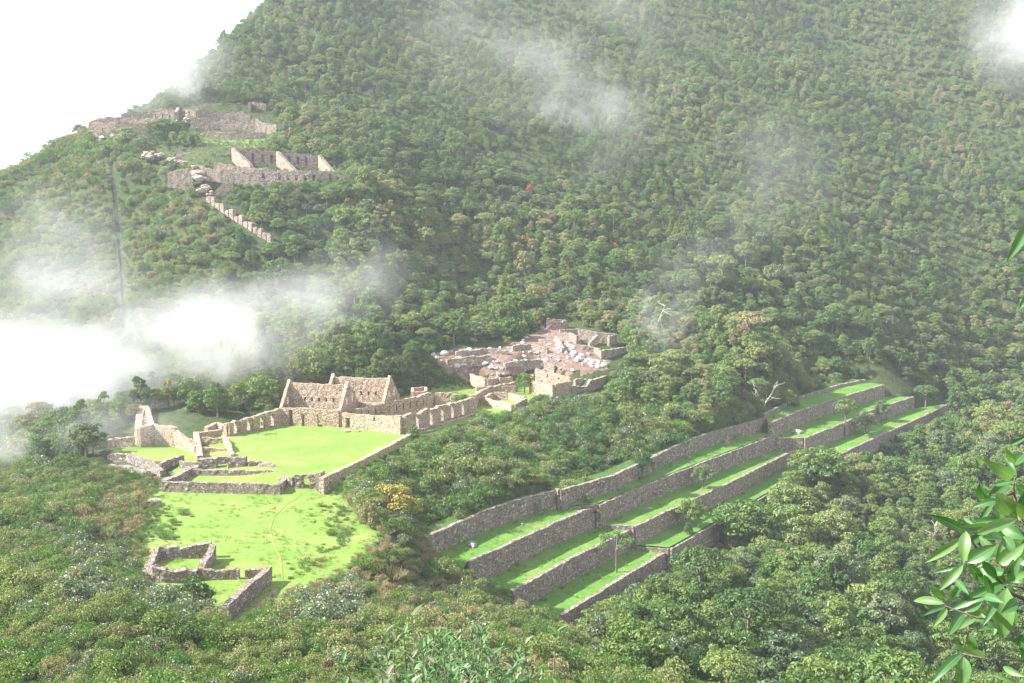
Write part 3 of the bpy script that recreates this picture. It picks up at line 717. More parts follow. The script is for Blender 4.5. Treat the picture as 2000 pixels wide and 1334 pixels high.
# big low enclosure facing the field
E = lambda px, py: Pz(px, py, -48.6)
t = empty("stone_enclosure", tuple(E(430, 955)), "wide low rectangular stone enclosure facing the lower field", "ruin")
f0, f1 = Pz(318, 960, ZF), Pz(548, 965, ZF)
dn = unit((f1 - f0)[:2]); dp = np.array([-dn[1], dn[0]])
b0 = v3(f0[:2] + dp * 6.8 + dn * 2.3, -47.9); b1 = v3(f1[:2] + dp * 6.8 - dn * .4, -47.9)
b = MB(); wall(b, [f0, f1], 1.9, t=.9, ragged=.2, step=.6); b.build("front_wall", M['rough'], t)
b = MB(); wall(b, [b0, b1], 1.5, t=.8, ragged=.2, step=.6); b.build("rear_wall", M['rough'], t)
b = MB(); wall(b, [f1 + np.array([-.1, .5, 0]), b1 + np.array([0, -.5, -.4])], [1.9, 1.5], t=.8, ragged=.15); b.build("side_wall", M['rough'], t)
b = MB(); c0 = v3(f0[:2] + dp * 16 + dn * 3.2, -48.2); wall(b, [f0 + np.array([.1, .5, 0]), b0, c0], [1.9, 1.6, 1.2], t=1.2, ragged=.2); b.build("side_wall", M['rough'], t)
zr = -47.4
W_ = lambda pts, h, lab, mat='rough', **k: wthing("ruined_wall", [Pz(x, y, zr) for x, y in pts], h, lab, mat, **k)
W_([(352, 910), (388, 914)], 1.1, "knee-high wall between the low enclosure and the two small rooms", t=.7, ragged=.2)
W_([(312, 915), (330, 908), (358, 902)], 1.2, "short broken wall at the left edge of the ridge above the scrub slope", t=.8, ragged=.3)
W_([(389, 916), (424, 916)], 2.0, "left block of rough wall in front of the small rooms", t=1.6, ragged=.3)
W_([(427, 911), (446, 911)], 1.8, "recessed doorway wall in front of the small rooms", t=.7, ragged=.2)
W_([(447, 918), (482, 918)], 2.4, "right block of rough wall in front of the small rooms", t=1.4, ragged=.3)
W_([(484, 919), (505, 916), (530, 919), (546, 925)], [1.2, 1.5, 1.2, .4], "rounded rubble wall closing the lawn beside the gateway", t=1.3, ragged=.4)
t = empty("two_room_ruin", tuple(Pz(415, 880, zr)), "narrow ruin of two roofless rooms at the left edge of the lawn", "ruin")
for nm, pts, h, k in (("outer_wall", [(391, 910), (388, 885), (383, 860)], [2.0, 1.8, 1.9], dict(t=1.1)), ("inner_wall", [(455, 903), (447, 885), (436, 862)], [1.6, 2.2, 1.8], dict(t=.8, ragged=.8)),
                      ("cross_wall", [(395, 872), (434, 872)], [1.9, 1.9], dict(t=.7)), ("cross_wall", [(394, 888), (446, 888)], [1.5, 1.3], dict(t=.7)), ("end_wall", [(384, 862), (434, 858)], [1.9, 2.2], dict(t=.7))):
    b = MB(); kk = dict(ragged=.2); kk.update(k); wall(b, [Pz(x, y, zr) for x, y in pts], h, **kk); b.build(nm, M['house'], t)
# misty left side
MW = [([(402, 852), (425, 846), (438, 850)], 1.8, "rubble wall at the corner where the left plaza wall starts", 'house'),
      ([(325, 836), (370, 832), (432, 838)], 1.6, "long low wall behind the two-room ruin, its face in sun", 'house'),
      ([(344, 830), (416, 815), (500, 802), (538, 797)], 1.7, "farther long wall rising out of the mist behind the plaza wall", 'ruin'),
      ([(272, 876), (300, 868), (345, 873)], 4.2, "tall pale wall glowing in the mist on the left flank", 'house'),
      ([(345, 875), (385, 888)], [3.4, 1.6], "sloping pale wall running down to the two-room ruin", 'house'),
      ([(212, 874), (262, 874)], 1.9, "small pale wall standing apart at the far left in mist", 'house'),
      ([(212, 893), (250, 895), (290, 908), (318, 922)], [1.6, 1.6, 1.6, 1.2], "curved retaining wall at the top of the left scrub slope", 'rough'),
      ([(215, 902), (255, 908), (290, 920)], 1.0, "lowest curved rubble wall on the left scrub slope", 'rough')]
for px, h, lab, m_ in MW:
    wthing("ruined_wall", [v3(Pz(x, y, zr)[:2], float(min(hz(*Pz(x, y, zr)[:2]), zr + .5))) for x, y in px], h, lab, m_, t=1.0, ragged=.35)
b = MB(); pts = [(273, 872, 226), (270, 850, 230), (272, 820, 238), (280, 795, 244)]
wall(b, pd(pts), .9, t=1.4, ragged=.3, found=4); wall(b, pd([(298, 868, 226), (300, 845, 232), (292, 818, 238), (284, 794, 244)]), .9, t=1.0, ragged=.3, found=4)
R = random.Random(3)
for k in range(14):
    tt = k / 13; p = Pd(286 - 4 * tt, 868 - 72 * tt, 227 + 17 * tt); s = 1.4
    b.add([(p[0] + dx * s, p[1] + dy * .6, p[2] + dz * .7) for dx, dy, dz in [(-1,-1,-1),(1,-1,-1),(1,1,-1),(-1,1,-1),(-1,-1,1),(1,-1,1),(1,1,1),(-1,1,1)]], [(0,3,2,1),(4,5,6,7),(0,1,5,4),(1,2,6,5),(2,3,7,6),(3,0,4,7)])
tag(b.build("stairway", M['house']), "curving stone stairway climbing into the mist on the left", "stairs")

# near ruin on the field
z = ZF
t = empty("roofless_room", tuple(Pz(365, 1110, z)), "nearest small roofless room with rounded broken corner on the field", "ruin")
for nm, pts, h, k in (("rear_wall", [(312, 1092), (360, 1090), (414, 1088)], [1.9, 1.8, 2.1], {}), ("side_wall", [(417, 1092), (405, 1112), (392, 1130)], [2.2, 1.9, 1.6], {}),
                      ("side_wall", [(306, 1094), (296, 1108), (288, 1124)], [1.8, 1.2, .9], {}), ("front_wall", [(286, 1134), (305, 1140), (325, 1140), (350, 1136), (385, 1132)], [1.6, 2.6, 2.3, 1.5, 1.5], dict(t=1.3))):
    b = MB(); kk = dict(t=.9, ragged=.35, step=.5, rise=.6); kk.update(k); wall(b, [Pz(x, y, z) for x, y in pts], h, **kk); b.build(nm, M['rough'], t)
wthing("ruined_wall", pz([(398, 1132), (430, 1131), (468, 1130)], z), [1.5, 1.4, 1.4], "low wall between the roofless room and the doorway gap", 'rough', t=.8, ragged=.25, step=.5, rise=.5)
t = empty("corner_wall", tuple(Pz(520, 1150, z)), "long leaning wall with mossy orange top running toward the viewer beside the dirt path", "wall")
b = MB(); wall(b, pz([(479, 1130), (518, 1128)], z), 1.3, t=.7, ragged=.2, step=.5, rise=.5); b.build("short_wall", M['rough'], t)
b = MB(); wall(b, pz([(526, 1136), (500, 1160), (475, 1184), (440, 1218)], z), [2.1, 2.2, 2.3, 2.3], t=.9, ragged=.15, step=.5, rise=.5); b.build("long_wall", M['rough'], t)

# dirt paths
def path(pts, wds, label, mat, z_off=.05):
    P_ = resamp([tuple(p) for p in pts], 60); wd = np.interp(np.linspace(0, 1, 60), np.linspace(0, 1, len(wds)), wds); vs = []; fs = []
    for k in range(60):
        d = P_[min(59, k + 1)] - P_[max(0, k - 1)]; d = d / np.linalg.norm(d[:2]); nn = np.array([-d[1], d[0]])
        for s in (-1, -.33, .33, 1):
            ww = wd[k] * (1 + .35 * mnoise.noise(Vector((k * .4, s, 0)))); x, y = P_[k][:2] + nn * s * ww * .5
            vs.append((x, y, float(hz(x, y)) + z_off + (.03 if abs(s) < .5 else -.05)))
    for k in range(59):
        for j in range(3): a = k * 4 + j; fs.append((a, a + 1, a + 5, a + 4))
    b = MB(); b.add(vs, fs); return tag(b.build("path", mat, smooth=True), label, "path", kind="structure")
M['dirt'] = rock_mat("dirt", (.24, .17, .13), (.33, .24, .18), (.40, .31, .24))
N = NT("worn_grass"); P = N.pos(); n1 = N.noise(P, 1.2, 4, .7)
M['worn'] = N.bsdf(N.mix(N.mr(n1.outputs[0], .4, .6), (.18, .275, .055), (.235, .28, .085)), .95)
path(pz([(597, 962), (560, 985), (535, 1010), (527, 1035), (537, 1065), (548, 1090), (552, 1130)], ZF), [.3, .25, .25, .25, .25, .3, .3], "faint worn footpath curving over the lower field", M['worn'])
path(pz([(538, 1150), (520, 1170), (500, 1185), (478, 1203), (460, 1216)], ZF), [.8, 1.3, 1.3, 1.0, .6], "bare dirt path beside the long leaning wall", M['dirt'])

# ------------------------------------------------------------------ middle ruins and boulder slope
zm = -46.3
G = lambda pts, zz=zm: [Pz(x, y, zz) for x, y in pts]
t = empty("roofless_house", tuple(Pz(1075, 765, zm)), "tall roofless house with two small windows below the boulder slope", "ruin")
for nm, pts, h, op in (("front_wall", [(1040, 767), (1081, 775)], 3.2, []), ("side_wall", [(1084, 774), (1114, 765)], [3.3, 2.9], [(3.2, 3.7, 1.8, 2.4)]), ("rear_wall", [(1046, 754), (1114, 762)], [4.8, 3.4], [(4, 4.6, 2.9, 3.7), (7.6, 8.2, 2.5, 3.2)]), ("side_wall", [(1036, 765), (1040, 756)], [3.2, 3.6], [])):
    b = MB(); wall(b, G(pts), h, t=.7, ragged=.15, op=op, step=.6); b.build(nm, M['house'], t)
b = MB(); wall(b, G([(1116, 765), (1146, 763), (1150, 762), (1184, 752), (1184, 742)]), [1.5, 1.5, 2.6, 2.6, 2.0], t=.9, ragged=.3); tag(b.build("ruined_wall", M['ruin']), "curved retaining wall extending from the tall roofless house", "wall")
wthing("ruined_wall", G([(1122, 752), (1145, 749), (1162, 745), (1180, 742)], -45.6), 1.5, "small broken room wall above the curved retaining wall", 'ruin', t=.8, ragged=.6)
t = empty("small_enclosure", tuple(Pz(985, 790, zm)), "small five-sided roofless enclosure on the grass shelf", "ruin")
ring = [(946, 787), (1003, 801), (1028, 787), (994, 778), (962, 777)]
for k in range(5):
    b = MB(); p, q = Pz(*ring[k], zm), Pz(*ring[(k + 1) % 5], zm); u = (q - p) / np.linalg.norm(q - p) * .4
    wall(b, [p + u, q - u], 1.35 if k in (0, 1) else 1.5, t=.75, ragged=.2, step=.6, seed=k); b.build("wall_side", M['house'], t)
t = empty("square_room", tuple(Pz(945, 750, -45.4)), "low square room at the foot of the boulder slope", "ruin")
for nm, pts, h in (("front_wall", [(951, 757), (972, 752)], 1.4), ("side_wall", [(919, 747), (949, 757)], [1.6, 1.6]), ("rear_wall", [(922, 745), (966, 741)], 1.5), ("side_wall", [(975, 752), (968, 741)], 2.2), ("wing_wall", [(975, 753), (1000, 750)], 1.3)):
    b = MB(); wall(b, G(pts, -45.4), (np.array(h) + .8).tolist(), t=.7, ragged=.2, step=.6); b.build(nm, M['house'], t)
wthing("ruined_wall", G([(930, 771), (975, 766), (1007, 766)], -46.2), [2.0, 1.7, 1.6], "long retaining wall under the low square room", 'ruin', t=.8, ragged=.25)
def hit(px, py, d0=240, d1=520, st=.5):
    dd = np.arange(d0, d1, st); r = ray(px, py); q = r[None] * (dd / r[1])[:, None]; b_ = q[:, 2] <= hz(q[:, 0], q[:, 1])
    if not b_.any(): return None
    p = q[int(np.argmax(b_))]; return np.array([p[0], p[1], float(hz(p[0], p[1]))])
def gp(px, py, d):
    p = hit(px, py, max(120, d - 60), d + 60)
    if p is None: p = Pd(px, py, d)
    return np.array([p[0], p[1], float(hz(p[0], p[1]))])
def GD(pts, sink=0.): return [gp(*p) - np.array([0, 0, sink]) for p in pts]
t = empty("upper_enclosure", tuple(gp(1150, 672, 308)), "pinkish roofless enclosure at the top right of the boulder slope", "ruin")
for nm, pts, h in (("rear_wall", [(1093, 661, 318), (1127, 661, 320), (1165, 668, 317), (1203, 672, 312)], [2.6, 2.8, 2.9, 2.9]), ("side_wall", [(1188, 676, 304), (1203, 671, 311)], [2.8, 2.8]),
                   ("partition", [(1166, 672, 312), (1150, 676, 306)], [2.6, 1.0]), ("front_wall", [(1137, 683, 303), (1160, 688, 300), (1172, 695, 297)], [1.2, 1.6, 1.8])):
    b = MB(); wall(b, GD(pts), h, t=.8, ragged=.2, step=.7, found=2); b.build(nm, M['ruin'], t)
wthing("ruined_wall", GD([(1172, 701, 296), (1196, 696, 299), (1221, 688, 303)]), [2.2, 2.2, 1.4], "wall below the pinkish enclosure, turning out over the forest", 'ruin', t=.8, ragged=.2, found=2)
t = empty("top_room", tuple(gp(1090, 645, 322)), "highest small room above the boulder slope at the forest edge", "ruin")
for nm, pts, h in (("front_wall", [(1068, 644, 320), (1096, 645, 321)], 2.6), ("side_wall", [(1098, 645, 321), (1107, 641, 326)], 2.6), ("rear_wall", [(1068, 638, 327), (1104, 640, 327)], 2.4)):
    b = MB(); wall(b, GD(pts), h, t=.7, ragged=.25, found=2); b.build(nm, M['ruin'], t)
for k, (pts, h, lab) in enumerate([
    ([(872, 716, 285), (905, 708, 288), (960, 703, 290)], 1.3, "lowest left ledge wall crossing the boulder slope"),
    ([(890, 696, 294), (950, 690, 297), (992, 693, 296)], 1.2, "upper left ledge wall crossing the boulder slope"),
    ([(985, 718, 284), (1020, 712, 287), (1060, 716, 285), (1084, 724, 281)], 1.3, "lower middle ledge wall crossing the boulder slope"),
    ([(1000, 686, 300), (1035, 680, 303), (1070, 690, 299)], 1.3, "upper middle ledge wall on the bare earth"),
    ([(1086, 668, 309), (1092, 676, 305), (1100, 690, 299)], 1.6, "steep ledge wall under the pinkish enclosure"),
    ([(1093, 662, 313), (1112, 665, 311), (1128, 672, 308)], 2.2, "curved bastion wall between the bare earth and pinkish enclosure")]):
    wthing("ledge_wall", GD(pts), h, lab, 'ruin', "ledge walls on the boulder slope", t=.9, ragged=.35, found=1.5)
def rock(mb, c, r, R, sub=1, flat=.75, mi=0):
    bm = bmesh.new(); bmesh.ops.create_icosphere(bm, subdivisions=sub, radius=1)
    s = Vector((R.uniform(.7, 1.3), R.uniform(.7, 1.2), R.uniform(.55, .95) * flat / .75)); off = rdir(R) * 9
    vs = []
    for v in bm.verts:
        k = 1 + .45 * mnoise.noise(v.co * 1.6 + off) + R.uniform(-.11, .11)
        vs.append((c[0] + v.co.x * s.x * r * k, c[1] + v.co.y * s.y * r * k, c[2] + v.co.z * s.z * r * k))
    mb.add(vs, [tuple(v.index for v in f.verts) for f in bm.faces], mi); bm.free()
R = random.Random(21); rk = []
for k in range(6):
    b = MB(); rock(b, (0, 0, .25), 1.0, R, 2); rk.append(b.mesh("boulder", [M['boulder' if k < 4 else 'pale_rock']]))
spots = []
for k in range(70):    # white band running down the right side of the slope
    u = R.random(); px = 1088 + 92 * u + R.gauss(0, 8); py = 674 + 46 * u + R.gauss(0, 7); spots.append((px, py, R.uniform(.35, .95)))
for k in range(170):
    px = R.uniform(850, 1130); py = R.uniform(655, 738); spots.append((px, py, R.uniform(.18, .62) * (1 if R.random() < .8 else 1.4)))
for px, py, s in ((846,694,.9),(853,700,.8),(868,693,1.2),(918,685,.9),(1001,675,.9),(1025,701,.9),(1027,713,1.0),(1007,711,1.0),(1063,685,1.0),(960,722,.8),(972,711,.9),(905,711,1.1),(892,722,.9),(1022,672,.8),(1018,678,.8)): spots.append((px, py, s))
nrk = 0; RKL = []
for px, py, s in spots:
    hp = hit(px, py, 262, 345)
    if hp is None or not inpoly(np.array([px]), np.array([py]), SCREE_PX)[0]: continue
    o = bpy.data.objects.new("boulder", rk[nrk % 6]); COL.objects.link(o); nrk += 1
    o.location = (hp[0], hp[1], hp[2] - .1); o.scale = (s, s * R.uniform(.7, 1.1), s * R.uniform(.6, 1.1)); o.rotation_euler = (R.uniform(-.4, .4), R.uniform(-.4, .4), R.uniform(0, 6.3))
    tag(o, "x", "boulder", "boulders on the bare slope"); RKL.append((o, px, py, s))
def lone_rock(px, py, z, s, lab, mat='grey_rock', flat=.6, d=None):
    b = MB(); RR = random.Random(int(px)); p = Pd(px, py, d) if d else Pz(px, py, z); zz = float(hz(p[0], p[1])) if d else z
    rock(b, (p[0], p[1], zz + s * .25), s, RR, 3, flat); return tag(b.build("rock", M[mat], smooth=False), lab, "rock")
lone_rock(302, 984, ZF, .95, "pale round rock at the left edge of the lower field", 'white_rock')
lone_rock(513, 917, -47.2, 1.2, "grey rock in front of the rubble wall by the gateway")
lone_rock(678, 843, ZP, .9, "flat pale slab lying on the lawn before the courtyard wall", 'white_rock', .15)
lone_rock(700, 843, ZP, .6, "small brown stone lying beside the pale slab", 'grey_rock', .2)
lone_rock(922, 1067, -59.0, .95, "dark flat rock on the near end of the upper terrace lawn", 'grey_rock', .5)
lone_rock(1020, 1026, -59.0, .5, "small rock by the wall on the upper terrace lawn, near section")
lone_rock(1190, 957, -58.3, .6, "small pale rock on the upper terrace lawn just past the near step", 'pale_rock')
lone_rock(1270, 994, -62.6, .5, "tan rock on the middle terrace lawn", 'pale_rock')
lone_rock(1421, 867, -58.3, .9, "grey rock half hidden in grass far along the upper terrace lawn")
lone_rock(1344, 895, -58.3, .8, "grey rock among weeds on the upper terrace lawn, middle section")
lone_rock(1491, 893, -62.6, .8, "rock on the middle terrace lawn toward the far step")
lone_rock(1558, 847, -59.2, 1.3, "large flat rock beside the far step of the terraces", 'pale_rock')

# ------------------------------------------------------------------ upper ruins on the shoulder of the hill
def U(name, pts, h, lab, mat='ruin', parent=None, **kw):
    k = dict(t=.9, ragged=.65, step=.9, rise=1.0, found=3.0); k.update(kw); b = MB(); wall(b, pd(pts), h, seed=len(bpy.data.objects) % 89, **k)
    o = b.build(name, M[mat], parent)
    if parent is None: tag(o, lab, "wall")
    return o
t = empty("long_hall", tuple(Pd(560, 345, 356)), "long roofless hall with two slanting dividing walls on the upper hillside", "ruin")
# lower niched front wall
Lf = float(np.linalg.norm((Pd(689, 354, 353) - Pd(420, 352, 352))[:2]))
def fpx(px): return (px - 420) / 269 * Lf
ops = [(fpx(150 + x * .275), fpx(150 + x * .275) + .9, 1.4 if x < 1400 else .9, 3.2 if x < 1400 else 2.6) for x in (1035, 1108, 1185, 1255, 1325, 1440, 1500, 1560, 1622, 1680, 1795, 1850, 1905)]
U("front_wall", [(420, 353, 352), (500, 357, 351), (604, 358, 351), (689, 355, 353)], [5.6, 4.6, 3.6, 1.8], None, parent=t, op=ops, t=1.0)
U("backing_wall", [(422, 351, 353.1), (500, 355.5, 352.1), (604, 356.5, 352.1), (687, 353.5, 354)], [5.2, 4.2, 3.2, 1.5], None, parent=t, t=.5)
pb = [(457, 322, 360), (541, 329, 362)]; pb2 = [(545, 329, 362), (624, 335, 364)]
U("rear_wall", pb, [5.5, 5.5], None, parent=t, op=[(5.7, 6.5, 1.6, 4.2), (8.8, 9.6, 1.6, 4.2), (11.6, 12.4, 1.6, 4.2), (7.2, 7.8, .2, .9), (10.4, 11, .2, .9)])
for q_, hh_ in ((pb, 5.0), (pb2, 4.7)): U("backing_wall", [(x_, y_ - 1.5, d_ + 1.0) for x_, y_, d_ in q_], hh_, None, parent=t, t=.5)
U("rear_wall", pb2, [5.5, 5.2], None, parent=t, op=[(3.0, 3.8, 1.7, 4.2), (5.8, 6.6, 1.7, 4.2), (8.4, 9.2, 1.7, 4.2), (4.6, 5.2, .2, .9)])
for (x0, y0, d0), (x1, y1, d1), h0 in (((456, 322, 359.2), (492, 328, 353.5), 5.6), ((543, 329, 361.2), (578, 338, 355.5), 5.6), ((625, 335, 363.2), (654, 342, 357), 5.2)):
    U("gable_wall", [(x0, y0, d0), (x1, y1, d1)], [h0, .9], None, parent=t, t=1.3, ragged=.15)
U("retaining_wall", [(492, 343, 353), (578, 347, 354.5), (656, 349, 356)], [2.6, 2.4, 1.8], None, parent=t, t=.8)
U("ruined_wall", [(345, 312, 366), (400, 312, 366), (455, 314, 366)], [2.6, 2.2, 2.6], "wall left of the long hall across the upper shelf")
U("ruined_wall", [(328, 346, 350), (350, 351, 350), (378, 352, 350)], [1.4, 3.2, 4.2], "shaded retaining wall left of the white outcrop")
U("ruined_wall", [(380, 331, 352), (425, 338, 351), (500, 345, 351)], [1.6, 1.2, 1.0], "low wall on top of the niched terrace beside the white outcrop")
U("ruined_wall", [(456, 380, 348), (436, 386, 347.5), (418, 390, 347)], [3.4, 4.6, 2.2], "dark wall under the niched front of the long hall")
def outcrop(name, pts, lab, mat='pale_rock', seed=1):
    R = random.Random(seed); b = MB()
    for px, py, d, s in pts:
        for q in range(4): rock(b, Pd(px + R.uniform(-7, 7), py + R.uniform(-5, 5), d), s * R.uniform(.3, .55), R, 2, .55)
    return tag(b.build(name, M[mat]), lab, "rock")
outcrop("rock_outcrop", [(385, 335, 350, 3.0), (392, 350, 348, 3.2), (400, 365, 347, 2.6), (376, 330, 351, 2.2), (407, 378, 346, 1.8), (383, 345, 349, 2.4), (398, 372, 346.5, 2)], "white rock outcrop spilling down below the niched wall", seed=5)
outcrop("rock_outcrop", [(285, 303, 368, 2.6), (300, 300, 368, 2.6), (292, 308, 367, 2.2), (312, 305, 367, 1.6)], "white broken outcrop at the left end of the upper shelf", seed=6)
outcrop("rock_outcrop", [(345, 313, 362, 2.4), (355, 318, 361, 2.2), (335, 310, 363, 1.8), (330, 316, 362, 1.6)], "pale rocky mound with a dark hollow on the upper shelf", 'pale_rock', seed=7)
outcrop("rock_outcrop", [(190, 272, 393, 3.2), (205, 273, 393, 3.0), (220, 270, 394, 2.6), (180, 266, 394, 2.4), (235, 266, 395, 2.0)], "pale cliff under the leftmost upper building", 'pale_rock', seed=8)
outcrop("rock_outcrop", [(352, 240, 405, 2.2), (366, 235, 406, 2.4), (345, 247, 404, 1.6), (372, 230, 407, 1.8)], "white rocky gap between the upper buildings and curved terraces", seed=9)
# stepped broken wall down the spur
t = empty("stepped_wall", tuple(Pd(470, 430, 340)), "pinkish stepped wall running down the spur below the white outcrop", "wall")
b = MB(); n = 14
for k in range(n):
    u0, u1 = k / n, (k + .8) / n
    p0 = gp(405 + 128 * u0, 392 + 84 * u0, 345); p1 = gp(405 + 128 * u1, 392 + 84 * u1, 345); zz = min(p0[2], p1[2])
    wall(b, [v3(p0[:2], zz), v3(p1[:2], zz)], 1.7 + .9 * (k % 2), t=1.3, ragged=.5, found=2.5, step=.7, seed=k)
b.build("stepped_blocks", M['ruin'], t)
# top ruins
t = empty("terrace_building", tuple(Pd(240, 262, 398)), "leftmost upper building with small windows on the hill skyline", "ruin")
U("outer_wall", [(176, 266, 397), (230, 262, 397), (285, 262, 399)], [4.6, 4.4, 3.6], None, 'house', parent=t, op=[(4.4, 5.1, 1.4, 2.6), (9.4, 10.1, 1.8, 3.0), (14.0, 14.7, 2.0, 3.1)])
U("rear_wall", [(180, 252, 405), (240, 248, 406)], [3.4, 3.8], None, 'house', parent=t)
U("side_wall", [(176, 266, 397.5), (180, 253, 404)], [4.4, 3.6], None, 'house', parent=t)
U("side_wall", [(287, 262, 399.5), (289, 250, 405)], [3.6, 3.6], None, 'house', parent=t)
t = empty("upper_house", tuple(Pd(290, 240, 408)), "upper building with a row of windows against the white sky", "ruin")
U("front_wall", [(238, 238, 407), (300, 238, 408), (342, 240, 407)], [3.0, 3.8, 4.2], None, parent=t, op=[(x, x + .9, 1.2, 2.8) for x in (1.6, 4.2, 6.8, 12.2, 14.8, 17.4)])
U("side_wall", [(344, 240, 406), (350, 230, 413)], [4.2, 3.8], None, parent=t)
U("rear_wall", [(300, 232, 414), (348, 232, 414)], [3.8, 3.6], None, parent=t, op=[(3, 3.8, 1.2, 2.6)])
U("ruined_wall", [(236, 244, 403), (310, 246, 402)], [2.2, 2.6], "plain wall below the row of upper windows", t=.9)
t = empty("windowed_wall", tuple(Pd(370, 232, 412)), "short wall with three windows beside the curved terrace walls", "wall")
U("front_wall", [(345, 232, 413), (384, 234, 411)], 3.6, None, parent=t, op=[(3.2, 3.9, 1.4, 2.8), (5.2, 5.9, 1.4, 2.8)]); U("side_wall", [(385, 240, 407), (386, 232, 413)], [4.6, 3.6], None, parent=t)
U("retaining_wall", [(386, 232, 414), (440, 233, 415), (491, 235, 415)], [3.2, 2.6, 2.9], "upper curved retaining wall at the top of the meadow")
U("retaining_wall", [(372, 248, 404), (430, 249, 405), (500, 250, 405), (541, 256, 403)], [3.6, 3.4, 2.8, 2.0], "lower curved retaining wall above the meadow")
U("retaining_wall", [(397, 264, 396), (450, 266, 396), (520, 266, 397)], [1.6, 1.8, 1.2], "dark low wall crossing the green meadow")
U("ruined_wall", [(397, 212, 425), (440, 208, 427), (475, 208, 428)], [1.6, 1.5, 1.4], "highest pale ring wall on the summit of the upper ruins", 'house')
U("ruined_wall", [(487, 218, 421), (490, 212, 425), (520, 213, 425)], [3.2, 2.6, 2.0], "small block of wall at the right end of the summit ruins")
# water channel running down the hill
pts = [(222, 318), (219, 345), (224, 390), (230, 450), (236, 510), (240, 570), (244, 640)]
cp = [hit(*p, d0=200) for p in pts]; cp = [c for c in cp if c is not None]
CH = resamp(cp, 60)
for k in range(60): CH[k][2] = float(hz(CH[k][0], CH[k][1]))
M['channel_dark'] = rock_mat("dark_channel_stone", (.03, .028, .026), (.06, .055, .05), (.10, .095, .09))  # very dark stone tone for the channel's sides and bed
t = empty("water_channel", tuple(CH[30]), "straight dark stone water channel running down the left hill", "channel")
b = MB(); wall(b, [c - np.array([.5, 0, 0]) for c in CH], .45, t=.3, ragged=.5, step=1.5, found=1); b.build("side_wall", M['channel_dark'], t)
b = MB(); wall(b, [c + np.array([.5, 0, 0]) for c in CH], .4, t=.3, ragged=.6, step=1.5, found=1); b.build("side_wall", M['channel_dark'], t)
b = MB(); b.add([tuple(c + np.array([s * .4, 0, .10])) for c in CH for s in (-1, 1)], [(2 * k, 2 * k + 1, 2 * k + 3, 2 * k + 2) for k in range(59)]); b.build("channel_bed", M['channel_dark'], t)

# ------------------------------------------------------------------ vegetation kinds
def proto(col, nm, meshes):
    """one joined mesh object kept outside the scene as the source for the forest mass"""
    o = bpy.data.objects.new(nm, meshes); col.objects.link(o); return o
KINDS = []   # (trunk mesh, crown mesh, H, R, joined mesh)
def make_kind(seed, H, CR, shape, leaf, **kw):
    tr, cr = tree_proto(seed, H, CR, shape, leaf, **kw)
    tm = tr.mesh("trunk", [M['bark']]); cm = cr.mesh("crown", [M[leaf]])
    j = MB(); j.v = tr.v + cr.v; n = len(tr.v); j.f = tr.f + [tuple(i + n for i in f) for f in cr.f]; j.m = [1] * len(tr.f) + [0] * len(cr.f); j.t = tr.t + cr.t
    KINDS.append((tm, cm, H, CR, j.mesh("tree_mass", [M[leaf], M['bark']])))
make_kind(1, 6.5, 3.0, 'broad', 'leaf'); make_kind(2, 7.5, 3.3, 'broad', 'leaf', n_cl=44); make_kind(3, 6.0, 2.7, 'mound', 'leaf')
make_kind(4, 7.0, 2.4, 'drape', 'leaf', n_cl=34); make_kind(5, 8.0, 3.2, 'umbrella', 'leaf', n_cl=30); make_kind(6, 8.5, 2.2, 'tall', 'leaf', n_cl=34)
make_kind(7, 5.0, 2.6, 'mound', 'leaf_fresh', n_cl=34); make_kind(8, 6.5, 2.9, 'broad', 'leaf_silver'); make_kind(9, 4.5, 2.0, 'broad', 'leaf_orange', n_cl=14, n_lf=30)
make_kind(10, 5.0, 2.4, 'umbrella', 'leaf_fresh', n_cl=12, n_lf=50, L=.3, W=.18); make_kind(11, 5.5, 2.6, 'broad', 'leaf_yellow', n_cl=20)
TREE_SH = {0: 'broad-crowned', 1: 'wide round-topped', 2: 'low mounded', 3: 'drooping vine-draped', 4: 'flat-topped', 5: 'tall narrow', 6: 'fresh green mounded', 7: 'silvery grey-green'}
SHR = []     # (mesh, H, R, word)
SHR.append((shrub_proto(31, 2.0, 1.5).mesh("shrub", [M['leaf_scrub'], M['bark'], M['blossom']]), 2.0, 1.5, "leafy green"))
SHR.append((shrub_proto(32, 2.4, 1.4, L=.26, W=.10).mesh("shrub", [M['leaf_scrub'], M['bark'], M['blossom']]), 2.4, 1.4, "dense upright"))
SHR.append((shrub_proto(33, 1.7, 1.6, n_cl=14, L=.18, W=.11).mesh("shrub", [M['leaf_fresh'], M['bark'], M['blossom']]), 1.7, 1.6, "fresh green rounded"))
SHR.append((shrub_proto(34, 1.9, 1.4, extra=3, L=.2).mesh("shrub", [M['leaf_silver'], M['bark'], M['blossom']]), 1.9, 1.4, "silvery pale-flowered"))
SHR.append((straw_proto(35, 1.0, 150, W=.05, spread=1.7).mesh("shrub", [M['straw']]), 1.0, .8, "tall tan dry-grass"))
SHR.append((shrub_proto(36, 1.5, 1.2, n_cl=9, n_lf=30, L=.3, W=.09, up=.5).mesh("shrub", [M['leaf_fresh'], M['bark'], M['blossom']]), 1.5, 1.2, "spiky green"))
SHR.append((shrub_proto(37, 1.8, 1.4, n_cl=10, n_lf=34, L=.24, W=.08).mesh("shrub", [M['straw'], M['bark'], M['blossom']]), 1.8, 1.4, "brownish half-dry"))
SHR.append((straw_proto(38, .7, 120, W=.06, spread=1.2).mesh("shrub", [M['leaf_fresh']]), .6, .6, "low grassy"))
cT = bpy.data.collections.new("tree_kinds"); cS = bpy.data.collections.new("shrub_kinds"); cG = bpy.data.collections.new("tuft_kinds")
for k, K in enumerate(KINDS): proto(cT, f"kind_{k:02d}", K[4])
for k, K in enumerate(SHR): proto(cS, f"kind_{k:02d}", K[0])
